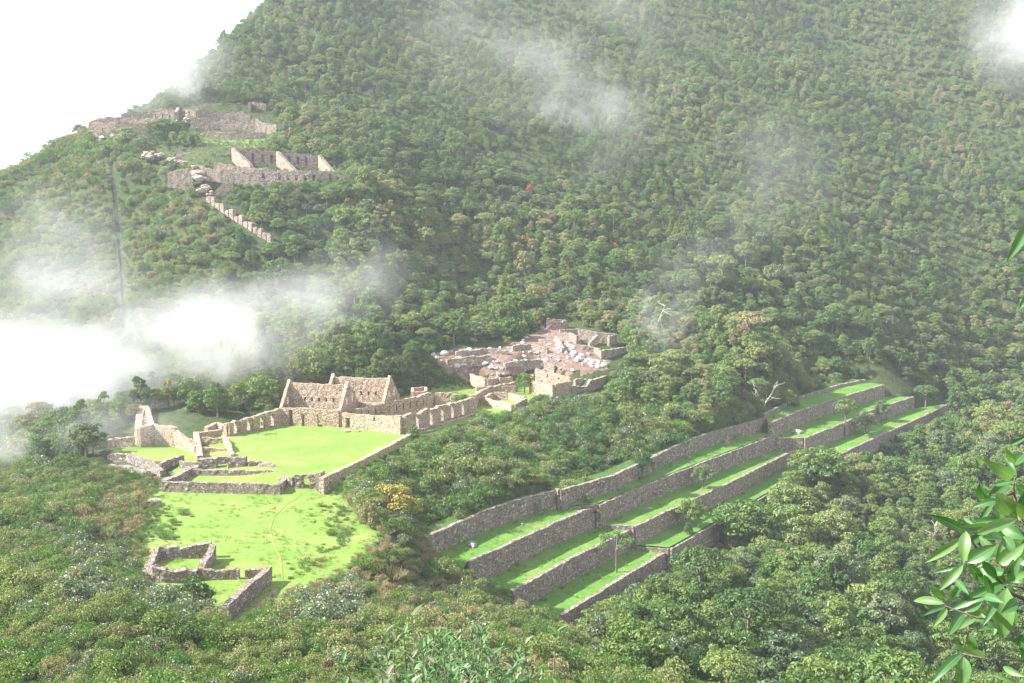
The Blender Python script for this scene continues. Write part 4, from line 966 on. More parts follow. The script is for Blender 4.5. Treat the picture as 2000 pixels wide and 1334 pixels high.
for k, (hh, mt, ww) in enumerate(((.4, 'tuft', .05), (.3, 'tuft', .06), (.5, 'straw', .04))): proto(cG, f"kind_{k:02d}", straw_proto(50 + k, hh, 40, W=ww, spread=1.1).mesh("tuft", [M[mt]]))

def scatter(name, coll, P_, idx, scl, rot, label, cat):
    me = bpy.data.meshes.new(name); me.vertices.add(len(P_)); me.vertices.foreach_set("co", np.asarray(P_, np.float32).ravel())
    for nm, ty, ar in (("idx", 'INT', idx), ("scl", 'FLOAT', scl), ("rot", 'FLOAT', rot)):
        a = me.attributes.new(nm, ty, 'POINT'); a.data.foreach_set("value", np.asarray(ar, np.int32 if ty == 'INT' else np.float32))
    me.update(); o = bpy.data.objects.new(name, me); COL.objects.link(o)
    g = bpy.data.node_groups.new(name, 'GeometryNodeTree'); g.interface.new_socket("Geometry", in_out='INPUT', socket_type='NodeSocketGeometry'); g.interface.new_socket("Geometry", in_out='OUTPUT', socket_type='NodeSocketGeometry')
    nn = g.nodes; gi = nn.new("NodeGroupInput"); gout = nn.new("NodeGroupOutput"); ci = nn.new("GeometryNodeCollectionInfo"); ip = nn.new("GeometryNodeInstanceOnPoints")
    ci.inputs[0].default_value = coll; ci.inputs[1].default_value = True; ci.inputs[2].default_value = True
    def na(n_, t_): a = nn.new("GeometryNodeInputNamedAttribute"); a.data_type = t_; a.inputs[0].default_value = n_; return a.outputs[0]
    cx = nn.new("ShaderNodeCombineXYZ"); g.links.new(na("rot", 'FLOAT'), cx.inputs[2])
    g.links.new(gi.outputs[0], ip.inputs["Points"]); g.links.new(ci.outputs[0], ip.inputs["Instance"]); ip.inputs["Pick Instance"].default_value = True
    g.links.new(na("idx", 'INT'), ip.inputs["Instance Index"]); g.links.new(cx.outputs[0], ip.inputs["Rotation"]); g.links.new(na("scl", 'FLOAT'), ip.inputs["Scale"])
    g.links.new(ip.outputs[0], gout.inputs[0])
    md = o.modifiers.new("scatter", 'NODES'); md.node_group = g
    return tag(o, label, cat, kind="stuff")

rng = np.random.default_rng(7)
def jgrid(x0, x1, y0, y1, s):
    X, Y = np.meshgrid(np.arange(x0, x1, s), np.arange(y0, y1, s)); X = X.ravel() + rng.uniform(-.5, .5, X.size) * s; Y = Y.ravel() + rng.uniform(-.5, .5, Y.size) * s
    return X, Y
# what must stay in sight: pixel outline, and the distance it stands at
KEEP = [([(440,820),(545,793),(568,730),(640,722),(765,720),(795,770),(850,760),(930,758),(932,815),(810,858),(640,946),(620,965),(560,968),(315,968),(300,905),(380,838)], 246),
        ([(300,962),(640,962),(740,1050),(640,1120),(540,1150),(455,1216),(430,1185),(400,1145),(290,1135),(285,1062),(330,1030),(300,990)], 196),
        ([(540,795),(568,733),(650,722),(765,722),(800,785),(930,757),(930,812),(810,853)], 262),
        ([(840,690),(890,676),(990,672),(1050,648),(1066,620),(1110,620),(1130,640),(1208,652),(1225,680),(1190,735),(1186,760),(1105,775),(1040,765),(1030,790),(1003,802),(940,785),(915,740),(850,705)], 336),
        ([(1070,960),(1330,862),(1500,815),(1500,845),(1330,925),(1165,1028),(1070,1090),(960,1130),(905,1085),(835,1062),(870,1030)], 180),
        ([(960,1130),(1165,1028),(1330,940),(1540,840),(1575,870),(1440,940),(1400,1060),(1310,1105),(1115,1200),(1020,1160)], 175),
        ([(1500,825),(1500,795),(1700,742),(1730,775),(1790,775),(1858,790),(1858,800),(1700,870),(1640,895),(1570,870)], 260),
        ([(455,288),(545,293),(625,302),(690,343),(600,354),(520,354),(425,362),(420,330),(375,320),(270,300),(300,288)], 374),
        ([(172,240),(240,218),(345,216),(400,200),(520,205),(545,255),(500,290),(400,285),(385,262),(340,250),(290,262),(190,275)], 434),
        ([(368,322),(412,330),(440,395),(535,465),(525,474),(400,392),(372,345)], 352),
        ([(217,315),(223,315),(247,640),(241,640)], 420),
        ([(205,855),(345,780),(400,820),(400,905),(320,925),(210,905)], 246)]
SMALLZONE = [(440, 540, 1000, 1300)]
WALLLINES = [np.array(WXY[i][s]) for i in WXY for s in 'NMF']
def allowed(x, y, z, H, R_):
    """False where a plant would stand on or in front of something that the photograph shows"""
    ok = np.ones(len(x), bool)
    for poly in (PLAZA, FIELD2, SIDE): ok &= dpoly(x, y, poly) > R_ * .75
    for poly in TERR_ALL: ok &= dpoly(x, y, poly) > R_ * .25
    w1 = np.array([p for s in 'NMF' for p in WXY[1][s]]); uu = w1 @ np.array([.57, .82]); so_ = np.argsort(uu)
    uphill = x * .82 - y * .57 < np.interp(x * .57 + y * .82, uu[so_], (w1 @ OUTW)[so_])
    f = y * CP - z * SP
    px, py = proj(x, y, z); ppm = F / np.maximum(f, 1)
    for poly, D in KEEP:
        front = True
        bad = inpoly(px, py, poly)
        for fx, fz in ((0, .95), (-.6, .75), (.6, .75), (0, .5), (-.85, .45), (.85, .45)):
            bad |= inpoly(px + fx * R_ * ppm, py - fz * H * ppm, poly)
        nearer = ~uphill if D in (180, 175, 260) else y < D
        ok &= ~(bad & nearer)
    ok &= np.abs(dline(x, y, [tuple(c[:2]) for c in CH])) > R_ * .4
    return ok
def inview(x, y, z, m=160, tall=8):
    px, py = proj(x, y, z); f = y * CP - z * SP
    return (px > -m) & (px < 2000 + m) & (py > -m * 1.5) & (py - tall * F / np.maximum(f, 1) < 1334 + m * .5) & (y > 3)
def hidden_sky(x, y): return np.zeros(len(x), bool)
# zones by photo position of the foot
def is_scrub(px, py, y):
    s = (px < 700) & (py > 905)                       # left slope and near ground
    s |= (px < 1230) & (py > 1040) & (y < 178) & (px < 640 + (1334 - py) * 0 + (py - 960) * 1.7)
    s |= (y < 118)
    return s
def is_midslope(px, py, y):                           # shrubby slope between the plaza and the terraces
    return (px > 620) & (px < 1500) & (py > 800) & (y < 292) & (py < 1100) & ~is_scrub(px, py, y)
def is_lefthill(px, py, y): return (px < 520) & (py > 290) & (py < 760) & (y > 255) & (px < 360 + (py - 300) * .35)

# trees
Tx, Ty, Ts, Tk = [], [], [], []
for (y0, y1, sp) in ((120, 300, 3.1), (300, 420, 3.4), (420, 560, 3.3), (560, 900, 3.7)):
    X, Y = jgrid(-330 if y0 > 300 else -150, 470 if y0 > 400 else 330, y0, y1, sp); Z = hz(X, Y)
    m = inview(X, Y, Z); X, Y, Z = X[m], Y[m], Z[m]; px, py = proj(X, Y, Z)
    m = ~is_scrub(px, py, Y) & (~is_midslope(px, py, Y) | (rng.random(len(X)) < .10)) & (~is_lefthill(px, py, Y) | (rng.random(len(X)) < .10)); X, Y, Z, px, py = X[m], Y[m], Z[m], px[m], py[m]
    k = rng.choice(8, len(X), p=[.17, .15, .2, .16, .05, .08, .11, .08]); s = np.clip(rng.lognormal(-.34, .30, len(X)), .35, 1.5)
    s *= 1 + .45 * np.array([mnoise.noise(Vector((a / 22, b / 30, 4.4))) for a, b in zip(X, Y)])
    k = np.where((Y > 430) & (rng.random(len(X)) < .45), rng.choice([2, 3, 6, 2], len(X)), k)
    s *= np.where(Y > 420, .70, np.where(Y > 340, .85, 1.0))
    k = np.where((rng.random(len(X)) < .004) & (Y > 300), 8, k)
    H = np.array([KINDS[a][2] for a in k]); Rr = np.array([KINDS[a][3] for a in k])
    ok = allowed(X, Y, Z, H * s, Rr * s)
    s = np.where(is_midslope(px, py, Y) | is_lefthill(px, py, Y), np.minimum(s, .62), s)
    # a smaller plant may still fit
    s2 = np.where(ok, s, s * .45); ok2 = allowed(X, Y, Z, H * s2, Rr * s2)
    Tx.append(X[ok2]); Ty.append(Y[ok2]); Ts.append(s2[ok2]); Tk.append(k[ok2])
Tx, Ty, Ts, Tk = map(np.concatenate, (Tx, Ty, Ts, Tk)); Tz = hz(Tx, Ty)
# shrubs
Sx, Sy, Ss, Sk = [], [], [], []
for (x0, x1, y0, y1, sp) in ((-110, 90, 60, 130, 1.3), (-130, 110, 130, 300, 1.5), (-260, -20, 255, 440, 1.9), (-60, 300, 235, 380, 3.0)):
    X, Y = jgrid(x0, x1, y0, y1, sp); Z = hz(X, Y); m = inview(X, Y, Z, tall=3); X, Y, Z = X[m], Y[m], Z[m]; px, py = proj(X, Y, Z)
    sc, md, lh = is_scrub(px, py, Y), is_midslope(px, py, Y), is_lefthill(px, py, Y)
    near_edge = np.zeros(len(X), bool)
    for poly in TERR_ALL + [PLAZA, SIDE, FIELD2]: near_edge |= dpoly(X, Y, poly) < 9
    if sp == 3.0: m = ~sc & ~md & ~lh & (rng.random(len(X)) < .6)
    else: m = sc | md | lh | near_edge | ((px < 720) & (py < 430) & (Y > 320))
    X, Y, Z, px, py, md, lh = X[m], Y[m], Z[m], px[m], py[m], md[m], lh[m]
    n = len(X); k = rng.choice(8, n, p=[.27, .22, .17, .08, .07, .08, .08, .03])
    dry = (px > 560) & (px < 900) & (py > 990) & (py < 1230) | (px > 180) & (px < 310) & (py > 930) & (py < 1060)
    k = np.where(dry & (rng.random(n) < .62), rng.choice([4, 6, 7, 4, 7, 6], n), k)
    pn = np.array([mnoise.noise(Vector((a / 9, b / 12, 8.8))) for a, b in zip(X, Y)]); k = np.where((pn > .12) & ~md & ~lh & (rng.random(n) < .5), rng.choice([4, 7, 6, 5, 7], n), k)
    flower = (px > 130) & (px < 480) & (py > 1090) & (py < 1220) | (px > 560) & (px < 720) & (py > 1170) & (py < 1240)
    k = np.where(flower & (rng.random(n) < .6), 3, k)
    k = np.where(md, rng.choice([0, 1, 2, 3, 0, 2, 2, 5], n), k)
    s = np.clip(rng.lognormal(-.12, .33, n), .45, 2.0) * np.where(md, 1.3, 1.0) * np.where(lh, 1.3, 1.0) * np.where(Y < 100, .8, 1.0)
    H = np.array([SHR[a][1] for a in k]); Rr = np.array([SHR[a][2] for a in k])
    ok = allowed(X, Y, Z, H * s, Rr * s); s2 = np.where(ok, s, s * .5); ok2 = allowed(X, Y, Z, H * s2, Rr * s2 * .6)
    up_ = ~ok2 & (px < 720) & (py < 520) & (rng.random(n) < .7) & (np.abs(dline(X, Y, [tuple(c_[:2]) for c_ in CH])) > 1.2); s2 = np.where(up_, s * .42, s2); ok2 |= up_
    Sx.append(X[ok2]); Sy.append(Y[ok2]); Ss.append(s2[ok2]); Sk.append(k[ok2])
for i in (1, 2, 3, 4):
    q = WXY[i]['N'][0]; n = 16; a = rng.uniform(-6.5, .8, n); c_ = rng.uniform(-1.0, 7.5, n) if i < 4 else rng.uniform(-1.5, 3, n)
    Sx.append(q[0] + .57 * a + .82 * c_); Sy.append(q[1] + .82 * a - .57 * c_); Ss.append(rng.uniform(.6, 1.1, n)); Sk.append(rng.choice([0, 1, 2, 3, 6], n))
n = 5200; a = rng.uniform(-75, 5, n); c_ = rng.uniform(120, 196, n); q = inpoly(a, c_, FIELD2); e_ = dline(a, c_, [*FIELD2, FIELD2[0]]); pr = proj(a, c_, np.full(n, ZF)); q &= (e_ < 6.5) & (rng.random(n) < np.clip(1 - e_ / 6.5, 0, 1) * .75) & (pr[1] > 985) & ~inpoly(pr[0], pr[1], [(280, 1055), (440, 1055), (440, 1100), (560, 1090), (560, 1160), (440, 1225), (420, 1150), (280, 1150)])
a, c_ = a[q], c_[q]; n = len(a); Sx.append(a); Sy.append(c_); Ss.append(rng.uniform(.25, .7, n)); Sk.append(rng.choice([4, 7, 7, 5, 7, 5, 2], n))
for i in (1, 2, 3):
    for s_ in 'NMF':
        q = resamp(WXY[i][s_], 100)[rng.integers(0, 100, 14)]; o_ = rng.uniform(.7, 1.9, 14); Sx.append(q[:, 0] + .82 * o_); Sy.append(q[:, 1] - .57 * o_); Ss.append(rng.uniform(.15, .42, 14)); Sk.append(rng.choice([0, 2, 5, 7, 1], 14))
n = 150; a = rng.uniform(-10, 9, n); c_ = rng.uniform(22, 46, n); Sx.append(a); Sy.append(c_); Ss.append(rng.uniform(.3, .62, n)); Sk.append(rng.choice([0, 1, 3, 6, 5, 2], n))
Sx, Sy, Ss, Sk = map(np.concatenate, (Sx, Sy, Ss, Sk)); Sz = hz(Sx, Sy)
for (i, s_), poly in LAWNPOLY.items():
    q = inpoly(Sx, Sy, poly); Sz = np.where(q, TOPW[i][s_][2], Sz)

ORD = "first second third fourth fifth sixth seventh eighth ninth tenth eleventh twelfth thirteenth fourteenth fifteenth sixteenth seventeenth eighteenth nineteenth twentieth".split()
TENS = {2: "twenty", 3: "thirty", 4: "forty", 5: "fifty", 6: "sixty", 7: "seventy", 8: "eighty", 9: "ninety"}
def ordw(n):
    n += 1
    if n <= 20: return ORD[n - 1]
    return TENS[n // 10] + "-" + ORD[n % 10 - 1] if n % 10 else TENS[n // 10][:-1] + "ieth"
def unique_labels(rows):
    """rows of (key, px, py, word, place); gives each its rank from the left inside its row of the photo"""
    out = {}; groups = {}
    for r in rows: groups.setdefault((r[3], r[4]), []).append(r)
    for (word, place), g in groups.items():
        bands = {}
        for r in g: bands.setdefault(int(r[2] // 45), []).append(r)
        ks = sorted(bands, reverse=True)
        for bi, kb in enumerate(ks):
            b = sorted(bands[kb], key=lambda r: r[1])
            for i, r in enumerate(b):
                w = f"{ordw(i)} {word} from left" if len(b) > 1 else f"only {word}"
                w += f", {'lowest' if bi == 0 else ordw(bi)} row {place}" if len(ks) > 1 else f" {place}"
                out[r[0]] = w
    return out
def place_tree(k, x, y, z, s, label, cat="tree", group=None, rz=0., name="tree", yscale=1.):
    t = empty(name, (x, y, z), label, cat, group, rz); t.scale = (s, s, s * yscale)
    for nm, me in (("trunk", KINDS[k][0]), ("crown", KINDS[k][1])):
        o = bpy.data.objects.new(nm, me); COL.objects.link(o); o.parent = t
    return t
# the 300 trees that show largest stand as things of their own
H = np.array([KINDS[a][2] for a in Tk]) * Ts; px, py = proj(Tx, Ty, Tz + H * .6)
ppm = F / (Ty * CP - Tz * SP)
vis = (px > 10) & (px < 1990) & (py > 5) & (py < 1325) & ~((px < 420) & (py > 480) & (py < 900))
size = H * ppm * vis
order = np.argsort(-size)[:272]; ind = np.zeros(len(Tx), bool); ind[order] = True
def zone(px, py):
    if py < 420: return "high on the mountainside"
    if px < 820: return "behind the gabled houses"
    if px > 1250 and py > 870: return "in the valley forest"
    if px > 1650: return "past the terraces' far ends"
    if py > 1000: return "in the valley forest"
    return "in forest above the terraces"
LB = unique_labels([(a, px[a], py[a], TREE_SH.get(int(Tk[a]), 'orange-leaved') + " tree", zone(px[a], py[a])) for a in order])
for a in order:
    kk = int(Tk[a]); w_ = TREE_SH.get(kk, 'orange-leaved'); zn = zone(px[a], py[a])
    place_tree(kk, float(Tx[a]), float(Ty[a]), float(Tz[a]), float(Ts[a]), LB[a], "tree", f"{w_} trees {zn}", rng.uniform(0, 6.28))
m = ~ind
scatter("forest", cT, np.stack([Tx[m], Ty[m], Tz[m]], 1), Tk[m], Ts[m], rng.uniform(0, 6.28, m.sum()), "dense cloud forest covering the mountainside and valley", "forest")
# near shrubs as things of their own
H = np.array([SHR[a][1] for a in Sk]) * Ss; px, py = proj(Sx, Sy, Sz + H * .5); ppm = F / (Sy * CP - Sz * SP)
size = H * ppm * ((Sy > 60) & (px > 5) & (px < 1995) & (py < 1322)); order = np.argsort(-size)[:280]; ind = np.zeros(len(Sx), bool); ind[order] = True
def szone(px, py): return "on the slope below the viewer" if py > 1150 else "beside the lower field" if px < 1200 and py > 940 else "on the slope above the terraces"
LB = unique_labels([(a, px[a], py[a], SHR[int(Sk[a])][3] + " shrub", szone(px[a], py[a])) for a in order])
for a in order:
    k = int(Sk[a]); o = bpy.data.objects.new("shrub", SHR[k][0]); COL.objects.link(o)
    o.location = (float(Sx[a]), float(Sy[a]), float(Sz[a])); s = float(Ss[a]); o.scale = (s, s, s); o.rotation_euler[2] = rng.uniform(0, 6.28)
    zn = szone(px[a], py[a])
    tag(o, LB[a], "shrub", f"{SHR[k][3]} shrubs {zn}")
m = ~ind
scatter("undergrowth", cS, np.stack([Sx[m], Sy[m], Sz[m]], 1), Sk[m], Ss[m], rng.uniform(0, 6.28, m.sum()), "dense scrub and bushes covering the slopes round the ruins", "undergrowth")
# tufts on field, plaza edges and lawns
X, Y = jgrid(-75, 0, 120, 200, .8); okk = (dpoly(X, Y, FIELD) < .1) & (rng.random(len(X)) < .32); pat = np.array([mnoise.noise(Vector((a / 5, b / 5, 2))) for a, b in zip(X, Y)]); okk &= pat > -.05
TX, TY, TZ = [X[okk]], [Y[okk]], [hz(X[okk], Y[okk])]
for i in (1, 2, 3):
    for s in 'NMF':
        A = resamp(WXY[i][s], 400); B = resamp(WXY[i + 1][s], 400); n = 150; q = rng.integers(0, 400, n); u = rng.beta(.8, 2.2, n) * .9 + .07
        p = A[q] * (1 - u[:, None]) + B[q] * u[:, None]; TX.append(p[:, 0]); TY.append(p[:, 1]); TZ.append(np.full(n, TOPW[i][s][2] + .05))
TX, TY, TZ = map(np.concatenate, (TX, TY, TZ)); n = len(TX)
scatter("grass_tufts", cG, np.stack([TX, TY, TZ], 1), rng.choice(3, n, p=[.52, .44, .04]), rng.uniform(.4, 1.2, n), rng.uniform(0, 6.28, n), "small tufts of taller grass on the field and terrace lawns", "grass")

LB = unique_labels([(j, a, b_, ("large" if c_ > .75 else "middling" if c_ > .5 else "small") + " white boulder", "in the dense band" if a > 1084 else "scattered over the bare slope") for j, (_, a, b_, c_) in enumerate(RKL)])
for j, r_ in enumerate(RKL): r_[0]['label'] = LB[j]
# ---- single trees one can point to
def tree_at(k, px, py, z, hpx, label, name="tree", wide=1.0, d=None):
    p = Pd(px, py, d) if d else Pz(px, py, z)
    zz = float(hz(p[0], p[1])) if d else p[2]
    f = p[1] * CP - zz * SP; s = hpx / (F / f) / KINDS[k][2]; t = place_tree(k, p[0], p[1], zz, s * wide, label, yscale=1 / wide, rz=px % 6.0, name=name); return t
tree_at(9, 503, 849, ZP, 26, "tiny lone tree on the left of the great lawn")
tree_at(6, 808, 860, -47.2, 30, "round bush-like tree at the near corner of the courtyard wall")
tree_at(0, 903, 802, -46.7, 34, "small round tree against the outside of the doorway wall", wide=1.3)
tree_at(1, 1024, 765, -46.3, 40, "round olive tree left of the tall roofless house")
tree_at(9, 1204, 1118, -67.6, 78, "slender umbrella tree on the lower terrace lawn, near section", wide=.85)
tree_at(1, 1254, 935, -58.3, 60, "pale green tree on the upper terrace lawn against the wall", wide=.75)
tree_at(6, 1205, 950, -58.3, 30, "low bush on the upper terrace lawn left of the pale green tree")
tree_at(2, 1148, 982, -58.3, 20, "tiny bush on the upper lawn just past the near step")
tree_at(7, 1373, 955, -62.6, 50, "sparse brownish tree on the middle terrace lawn")
tree_at(7, 1270, 977, -62.6, 22, "small pale bush under the wall on the middle terrace lawn")
tree_at(0, 1352, 1030, -66.5, 62, "bushy tree on the lower terrace lawn before the third wall")
tree_at(2, 1345, 1042, -66.5, 24, "low green bush at the foot of the bushy tree on the lower lawn")
tree_at(1, 1452, 1040, None, 105, "big spreading tree with brown limbs hiding the lowest wall", d=232, wide=1.35)
tree_at(0, 1600, 925, None, 90, "large dark tree overlapping the lowest terrace, left of its far lawn", d=268, wide=1.1)
tree_at(1, 1535, 960, None, 85, "broad tree in front of the lowest terrace wall, middle section", d=254, wide=1.2)
tree_at(4, 1650, 855, -63.3, 75, "umbrella tree with pale trunk on the far lower terrace", wide=.75)
tree_at(7, 1689, 848, -63.3, 48, "grey-leaved bushy tree on the far lower terrace lawn", wide=1.1)
tree_at(7, 1721, 824, -63.3, 46, "thin reddish tree at the foot of the far third wall", wide=.8)
tree_at(5, 1869, 815, None, 84, "tall slim tree with bare pale trunk past the end of the terraces", d=352, wide=.95)
tree_at(4, 1808, 790, None, 50, "small pale-trunked tree at the far end of the lower lawn", d=357)
tree_at(0, 1538, 800, -55.0, 42, "grey-green tree at the left end of the far upper lawn", wide=.8)
tree_at(10, 768, 1030, None, 92, "golden yellow tree on the slope between field and terraces", d=178, wide=1.25)
tree_at(4, 1465, 690, None, 80, "yellow-green flat-topped tree in the forest above the terraces", d=318, wide=1.1)
tree_at(0, 330, 292, None, 44, "large dark tree below the upper buildings on the hill", d=382, wide=1.9)
tree_at(2, 252, 290, None, 36, "rounded tree left of the large dark tree under the upper buildings", d=380, wide=1.6)
tree_at(8, 1038, 398, None, 34, "slim orange-red tree on the mountainside", d=412, wide=.6)
tree_at(8, 1006, 466, None, 16, "small round orange tree on the mountainside above the boulder slope", d=386)
tree_at(8, 1705, 530, None, 15, "small orange tree in the forest at right of the mountain foot", d=430)
tree_at(8, 1982, 640, None, 14, "small red-orange tree at the right edge of the forest", d=425)
tree_at(8, 1790, 1075, None, 22, "orange-leaved tree in the valley forest beside the leafy branch", d=240)
tree_at(6, 1548, 745, None, 36, "bright yellow-green bush-like tree above the far upper lawn", d=314)
# tree cluster by the near ruin
tree_at(3, 375, 1188, None, 78, "grey twiggy tree in front of the roofless room", d=129, wide=1.25)

# dead trees
def dead(px, py, d, hpx, label, seed, lean=.4):
    R = random.Random(seed); p = gp(px, py, d); f = p[1] * CP - p[2] * SP; Hh = hpx * f / F; t = empty("dead_tree", tuple(p), label, "dead tree")
    trunk = MB(); a = Vector(tuple(p)); pts = [a - Vector((0, 0, .5))]; dirn = Vector((lean, -.1, 1)).normalized()
    for k in range(5): dirn = (dirn + rdir(R) * .35 + Vector((0, 0, .1))).normalized(); pts.append(pts[-1] + dirn * Hh * .2)
    trunk.tube(pts, [.30, .26, .2, .15, .1, .05], 7); trunk.build("trunk", M['deadwood'], t)
    for k in range(7):
        b = MB(); q = pts[2 + k % 4]; dd = (rdir(R) + Vector((lean, 0, .6))).normalized(); pp = [q]
        for j in range(4): dd = (dd + rdir(R) * .5).normalized(); pp.append(pp[-1] + dd * Hh * .11)
        b.tube(pp, [.12, .09, .07, .05, .03], 5); b.build("branch", M['deadwood'], t)
dead(1488, 800, 300, 55, "forked bleached dead tree above the terraces", 3, .7); dead(1475, 798, 302, 42, "slender bleached dead stem left of the forked dead tree", 5, -.2)
dead(1278, 645, 322, 58, "bleached dead tree standing out of the forest mist", 9, .2); dead(765, 470, 360, 48, "thin white dead tree in the forest right of the stepped wall", 12, 0)
dead(1822, 1060, 235, 52, "pale dead branches in the valley forest left of the leafy branch", 15, -.3); dead(1805, 1330, 182, 46, "bleached snag at the bottom of the valley forest", 17, .1)

# upright spear-leaved plants on the near hump
sp = [spear_proto(60 + k, 2.3).mesh("spear_plant", [M['spear'], M['bark']]) for k in range(4)]
R = random.Random(77)
SPL = []
for k in range(54):
    px = R.uniform(690, 1120) if k % 3 else R.uniform(780, 1000); d = R.uniform(24, 36); x = (px - 1000) / F * d; zz = float(hz(x, d))
    topy = 1195 + abs(px - 870) * .35 + R.uniform(0, 150)
    zt = zat(x, d, topy); s = max(.5, min(1.7, (zt - zz) / 2.3)); o = bpy.data.objects.new("spear_plant", sp[k % 4]); COL.objects.link(o); o.location = (x, d, zt - 2.3 * s); o.scale = (s * .8, s * .8, s); o.rotation_euler[2] = R.uniform(0, 6.3)
    tag(o, "x", "plant", "spear-leaved plants on the near slope"); SPL.append((o, px, topy))
for q, (o, _, _) in enumerate(SPL): o['label'] = unique_labels([(j, a, b_ , "pinkish spear-leaved plant", "at the bottom of the view") for j, (_, a, b_) in enumerate(SPL)])[q]

# ------------------------------------------------------------------ leafy branch close to the viewer
N = NT("broad_leaf"); at = N.n("Attribute", attribute_name="tone"); P = N.pos(); nn_ = N.noise(P, 45, 3, .6)
bf = N.n("NewGeometry").outputs["Backfacing"]
top = N.ramp(at.outputs["Fac"], [(0, (.04, .13, .035)), (.6, (.095, .22, .075)), (1, (.17, .29, .09))]); top = N.mix(N.mr(nn_.outputs[0], .35, .65, 0, .3), top, (.05, .15, .05))
rb = N.n('Attribute', attribute_name='rib'); top = N.mix(N.mr(rb.outputs['Fac'], .82, .97, 0, .75), top, (.24, .34, .15)); c = N.mix(bf, top, (.30, .38, .22))
d_ = N.n("BsdfPrincipled"); N.l(c, d_.inputs["Base Color"]); d_.inputs["Roughness"].default_value = .42; t_ = N.n("BsdfTranslucent"); N.l(N.mix(1., c, (1.3, 1.4, .6), 'MULTIPLY'), t_.inputs[0])
ms = N.n("MixShader"); ms.inputs[0].default_value = .3; N.l(d_.outputs[0], ms.inputs[1]); N.l(t_.outputs[0], ms.inputs[2]); N.l(ms.outputs[0], N.out.inputs[0]); M['broad'] = N.m
LV = [(500,540,300,430,52),(490,565,283,690,48),(505,535,490,700,62),(555,520,665,335,32),(560,550,772,455,62),(510,700,667,598,70),(515,700,590,795,50),(490,708,363,838,48),(480,715,330,745,22),
      (545,500,492,460,20),(640,332,520,300,22),(740,440,662,318,100),(750,250,588,138,72),(770,250,705,135,28),(685,372,538,402,40),(775,460,830,290,60),(690,495,820,570,70),(668,712,815,588,80),
      (800,600,708,562,50),(668,705,722,530,42),(722,800,413,938,64),(722,830,704,1088,112),(735,800,795,648,50),(748,800,815,740,55),(392,915,227,893,44),(400,925,273,972,32),(402,940,330,1032,38),(390,885,318,808,50),
      (498,958,408,1078,58),(500,955,590,898,40),(545,990,465,1045,46),(560,1065,658,1015,38),(520,1065,548,1155,56),(482,1178,313,1334,48),(492,1195,478,1350,80),(482,1162,446,1088,26),(700,1248,815,1295,38),(640,1290,790,1335,24),
      (590,690,668,775,50),(590,570,690,560,46),(755,190,815,120,60),(655,290,765,262,30),(735,78,815,35,26),(765,290,830,335,60),(600,880,705,905,44),(420,880,500,780,40),(640,640,560,720,44),(770,900,690,960,60),(780,380,830,470,60),(560,150,590,170,34),
      (600,1000,680,1040,46),(760,690,690,760,44),(450,790,520,860,36),(780,1140,820,1060,50),(600,760,640,860,46),(700,560,760,640,60)]
R = random.Random(5)
for k in range(34):
    x0 = R.uniform(600, 860); y0 = R.uniform(170, 1250) if R.random() < .8 else R.uniform(480, 1000); a_ = R.uniform(1.6, 4.6); l_ = R.uniform(80, 190)
    LV.append((x0, y0, x0 + math.cos(a_) * l_, y0 + math.sin(a_) * l_, R.uniform(34, 66) + .5))
t = empty("leafy_branch", (1.9, 2.4, -2.2), "leafy branch with broad glossy green leaves hanging in from the right", "branch")
def fg(zx, zy, d): return Vector(tuple(Pd(1700 + zx / 2.7, 840 + zy / 2.7, d)))
def bigleaf(mb, a, b_, W, tone, R, seg=9):
    ax = b_ - a; L = ax.length; d = ax.normalized(); view = ((a + b_) * .5).normalized(); s = d.cross(view).normalized(); n = s.cross(d).normalized()
    if n.dot(-view) < 0: n = -n; s = -s
    rt = R.uniform(-.3, .3); s2 = s * math.cos(rt) + n * math.sin(rt); n2 = n * math.cos(rt) - s * math.sin(rt)
    if n2.z < -.2: pass
    vs = []; fs = []; cv = R.uniform(.03, .14)
    for i in range(seg + 1):
        u = i / seg; wd = W * .5 * (math.sin(math.pi * u ** .82) ** .8 if 0 < u < 1 else .015) / .97; c = a + d * L * u + n2 * L * (cv * math.sin(math.pi * u)) - Vector((0, 0, L * .05 * u * u))
        for q in (-1, -.5, 0, .5, 1):
            vs.append(c + s2 * wd * q + n2 * (abs(q) * wd * .5 + (R.uniform(-.02, .02) * W if abs(q) == 1 else 0)))
    for i in range(seg):
        for j in range(4):
            e = i * 5 + j; fs.append((e, e + 1, e + 6, e + 5))
    mb.add(vs, fs, 0, tone); mb.rib = [1. if q == 2 else .0 for i in range(seg + 1) for q in range(5)]
def addrib(o, b): a_ = o.data.attributes.new('rib', 'FLOAT', 'POINT'); a_.data.foreach_set('value', b.rib)
for k, (x0, y0, x1, y1, wpx) in enumerate(LV):
    b = MB(); d0 = 2.3 + R.uniform(-.12, .25) + (.25 if wpx < 35 else 0) + (.25 if k > 59 else 0); d1 = d0 + R.uniform(-.06, .06)
    bigleaf(b, fg(x0, y0, d0), fg(x1, y1, d1), wpx / 2.7 / F * d0 * 1.0, R.random(), R); o = b.build("leaf", M['broad'], t, smooth=True); addrib(o, b)
M['twig'] = bark_mat("twig", (.10, .075, .05), (.20, .15, .11))
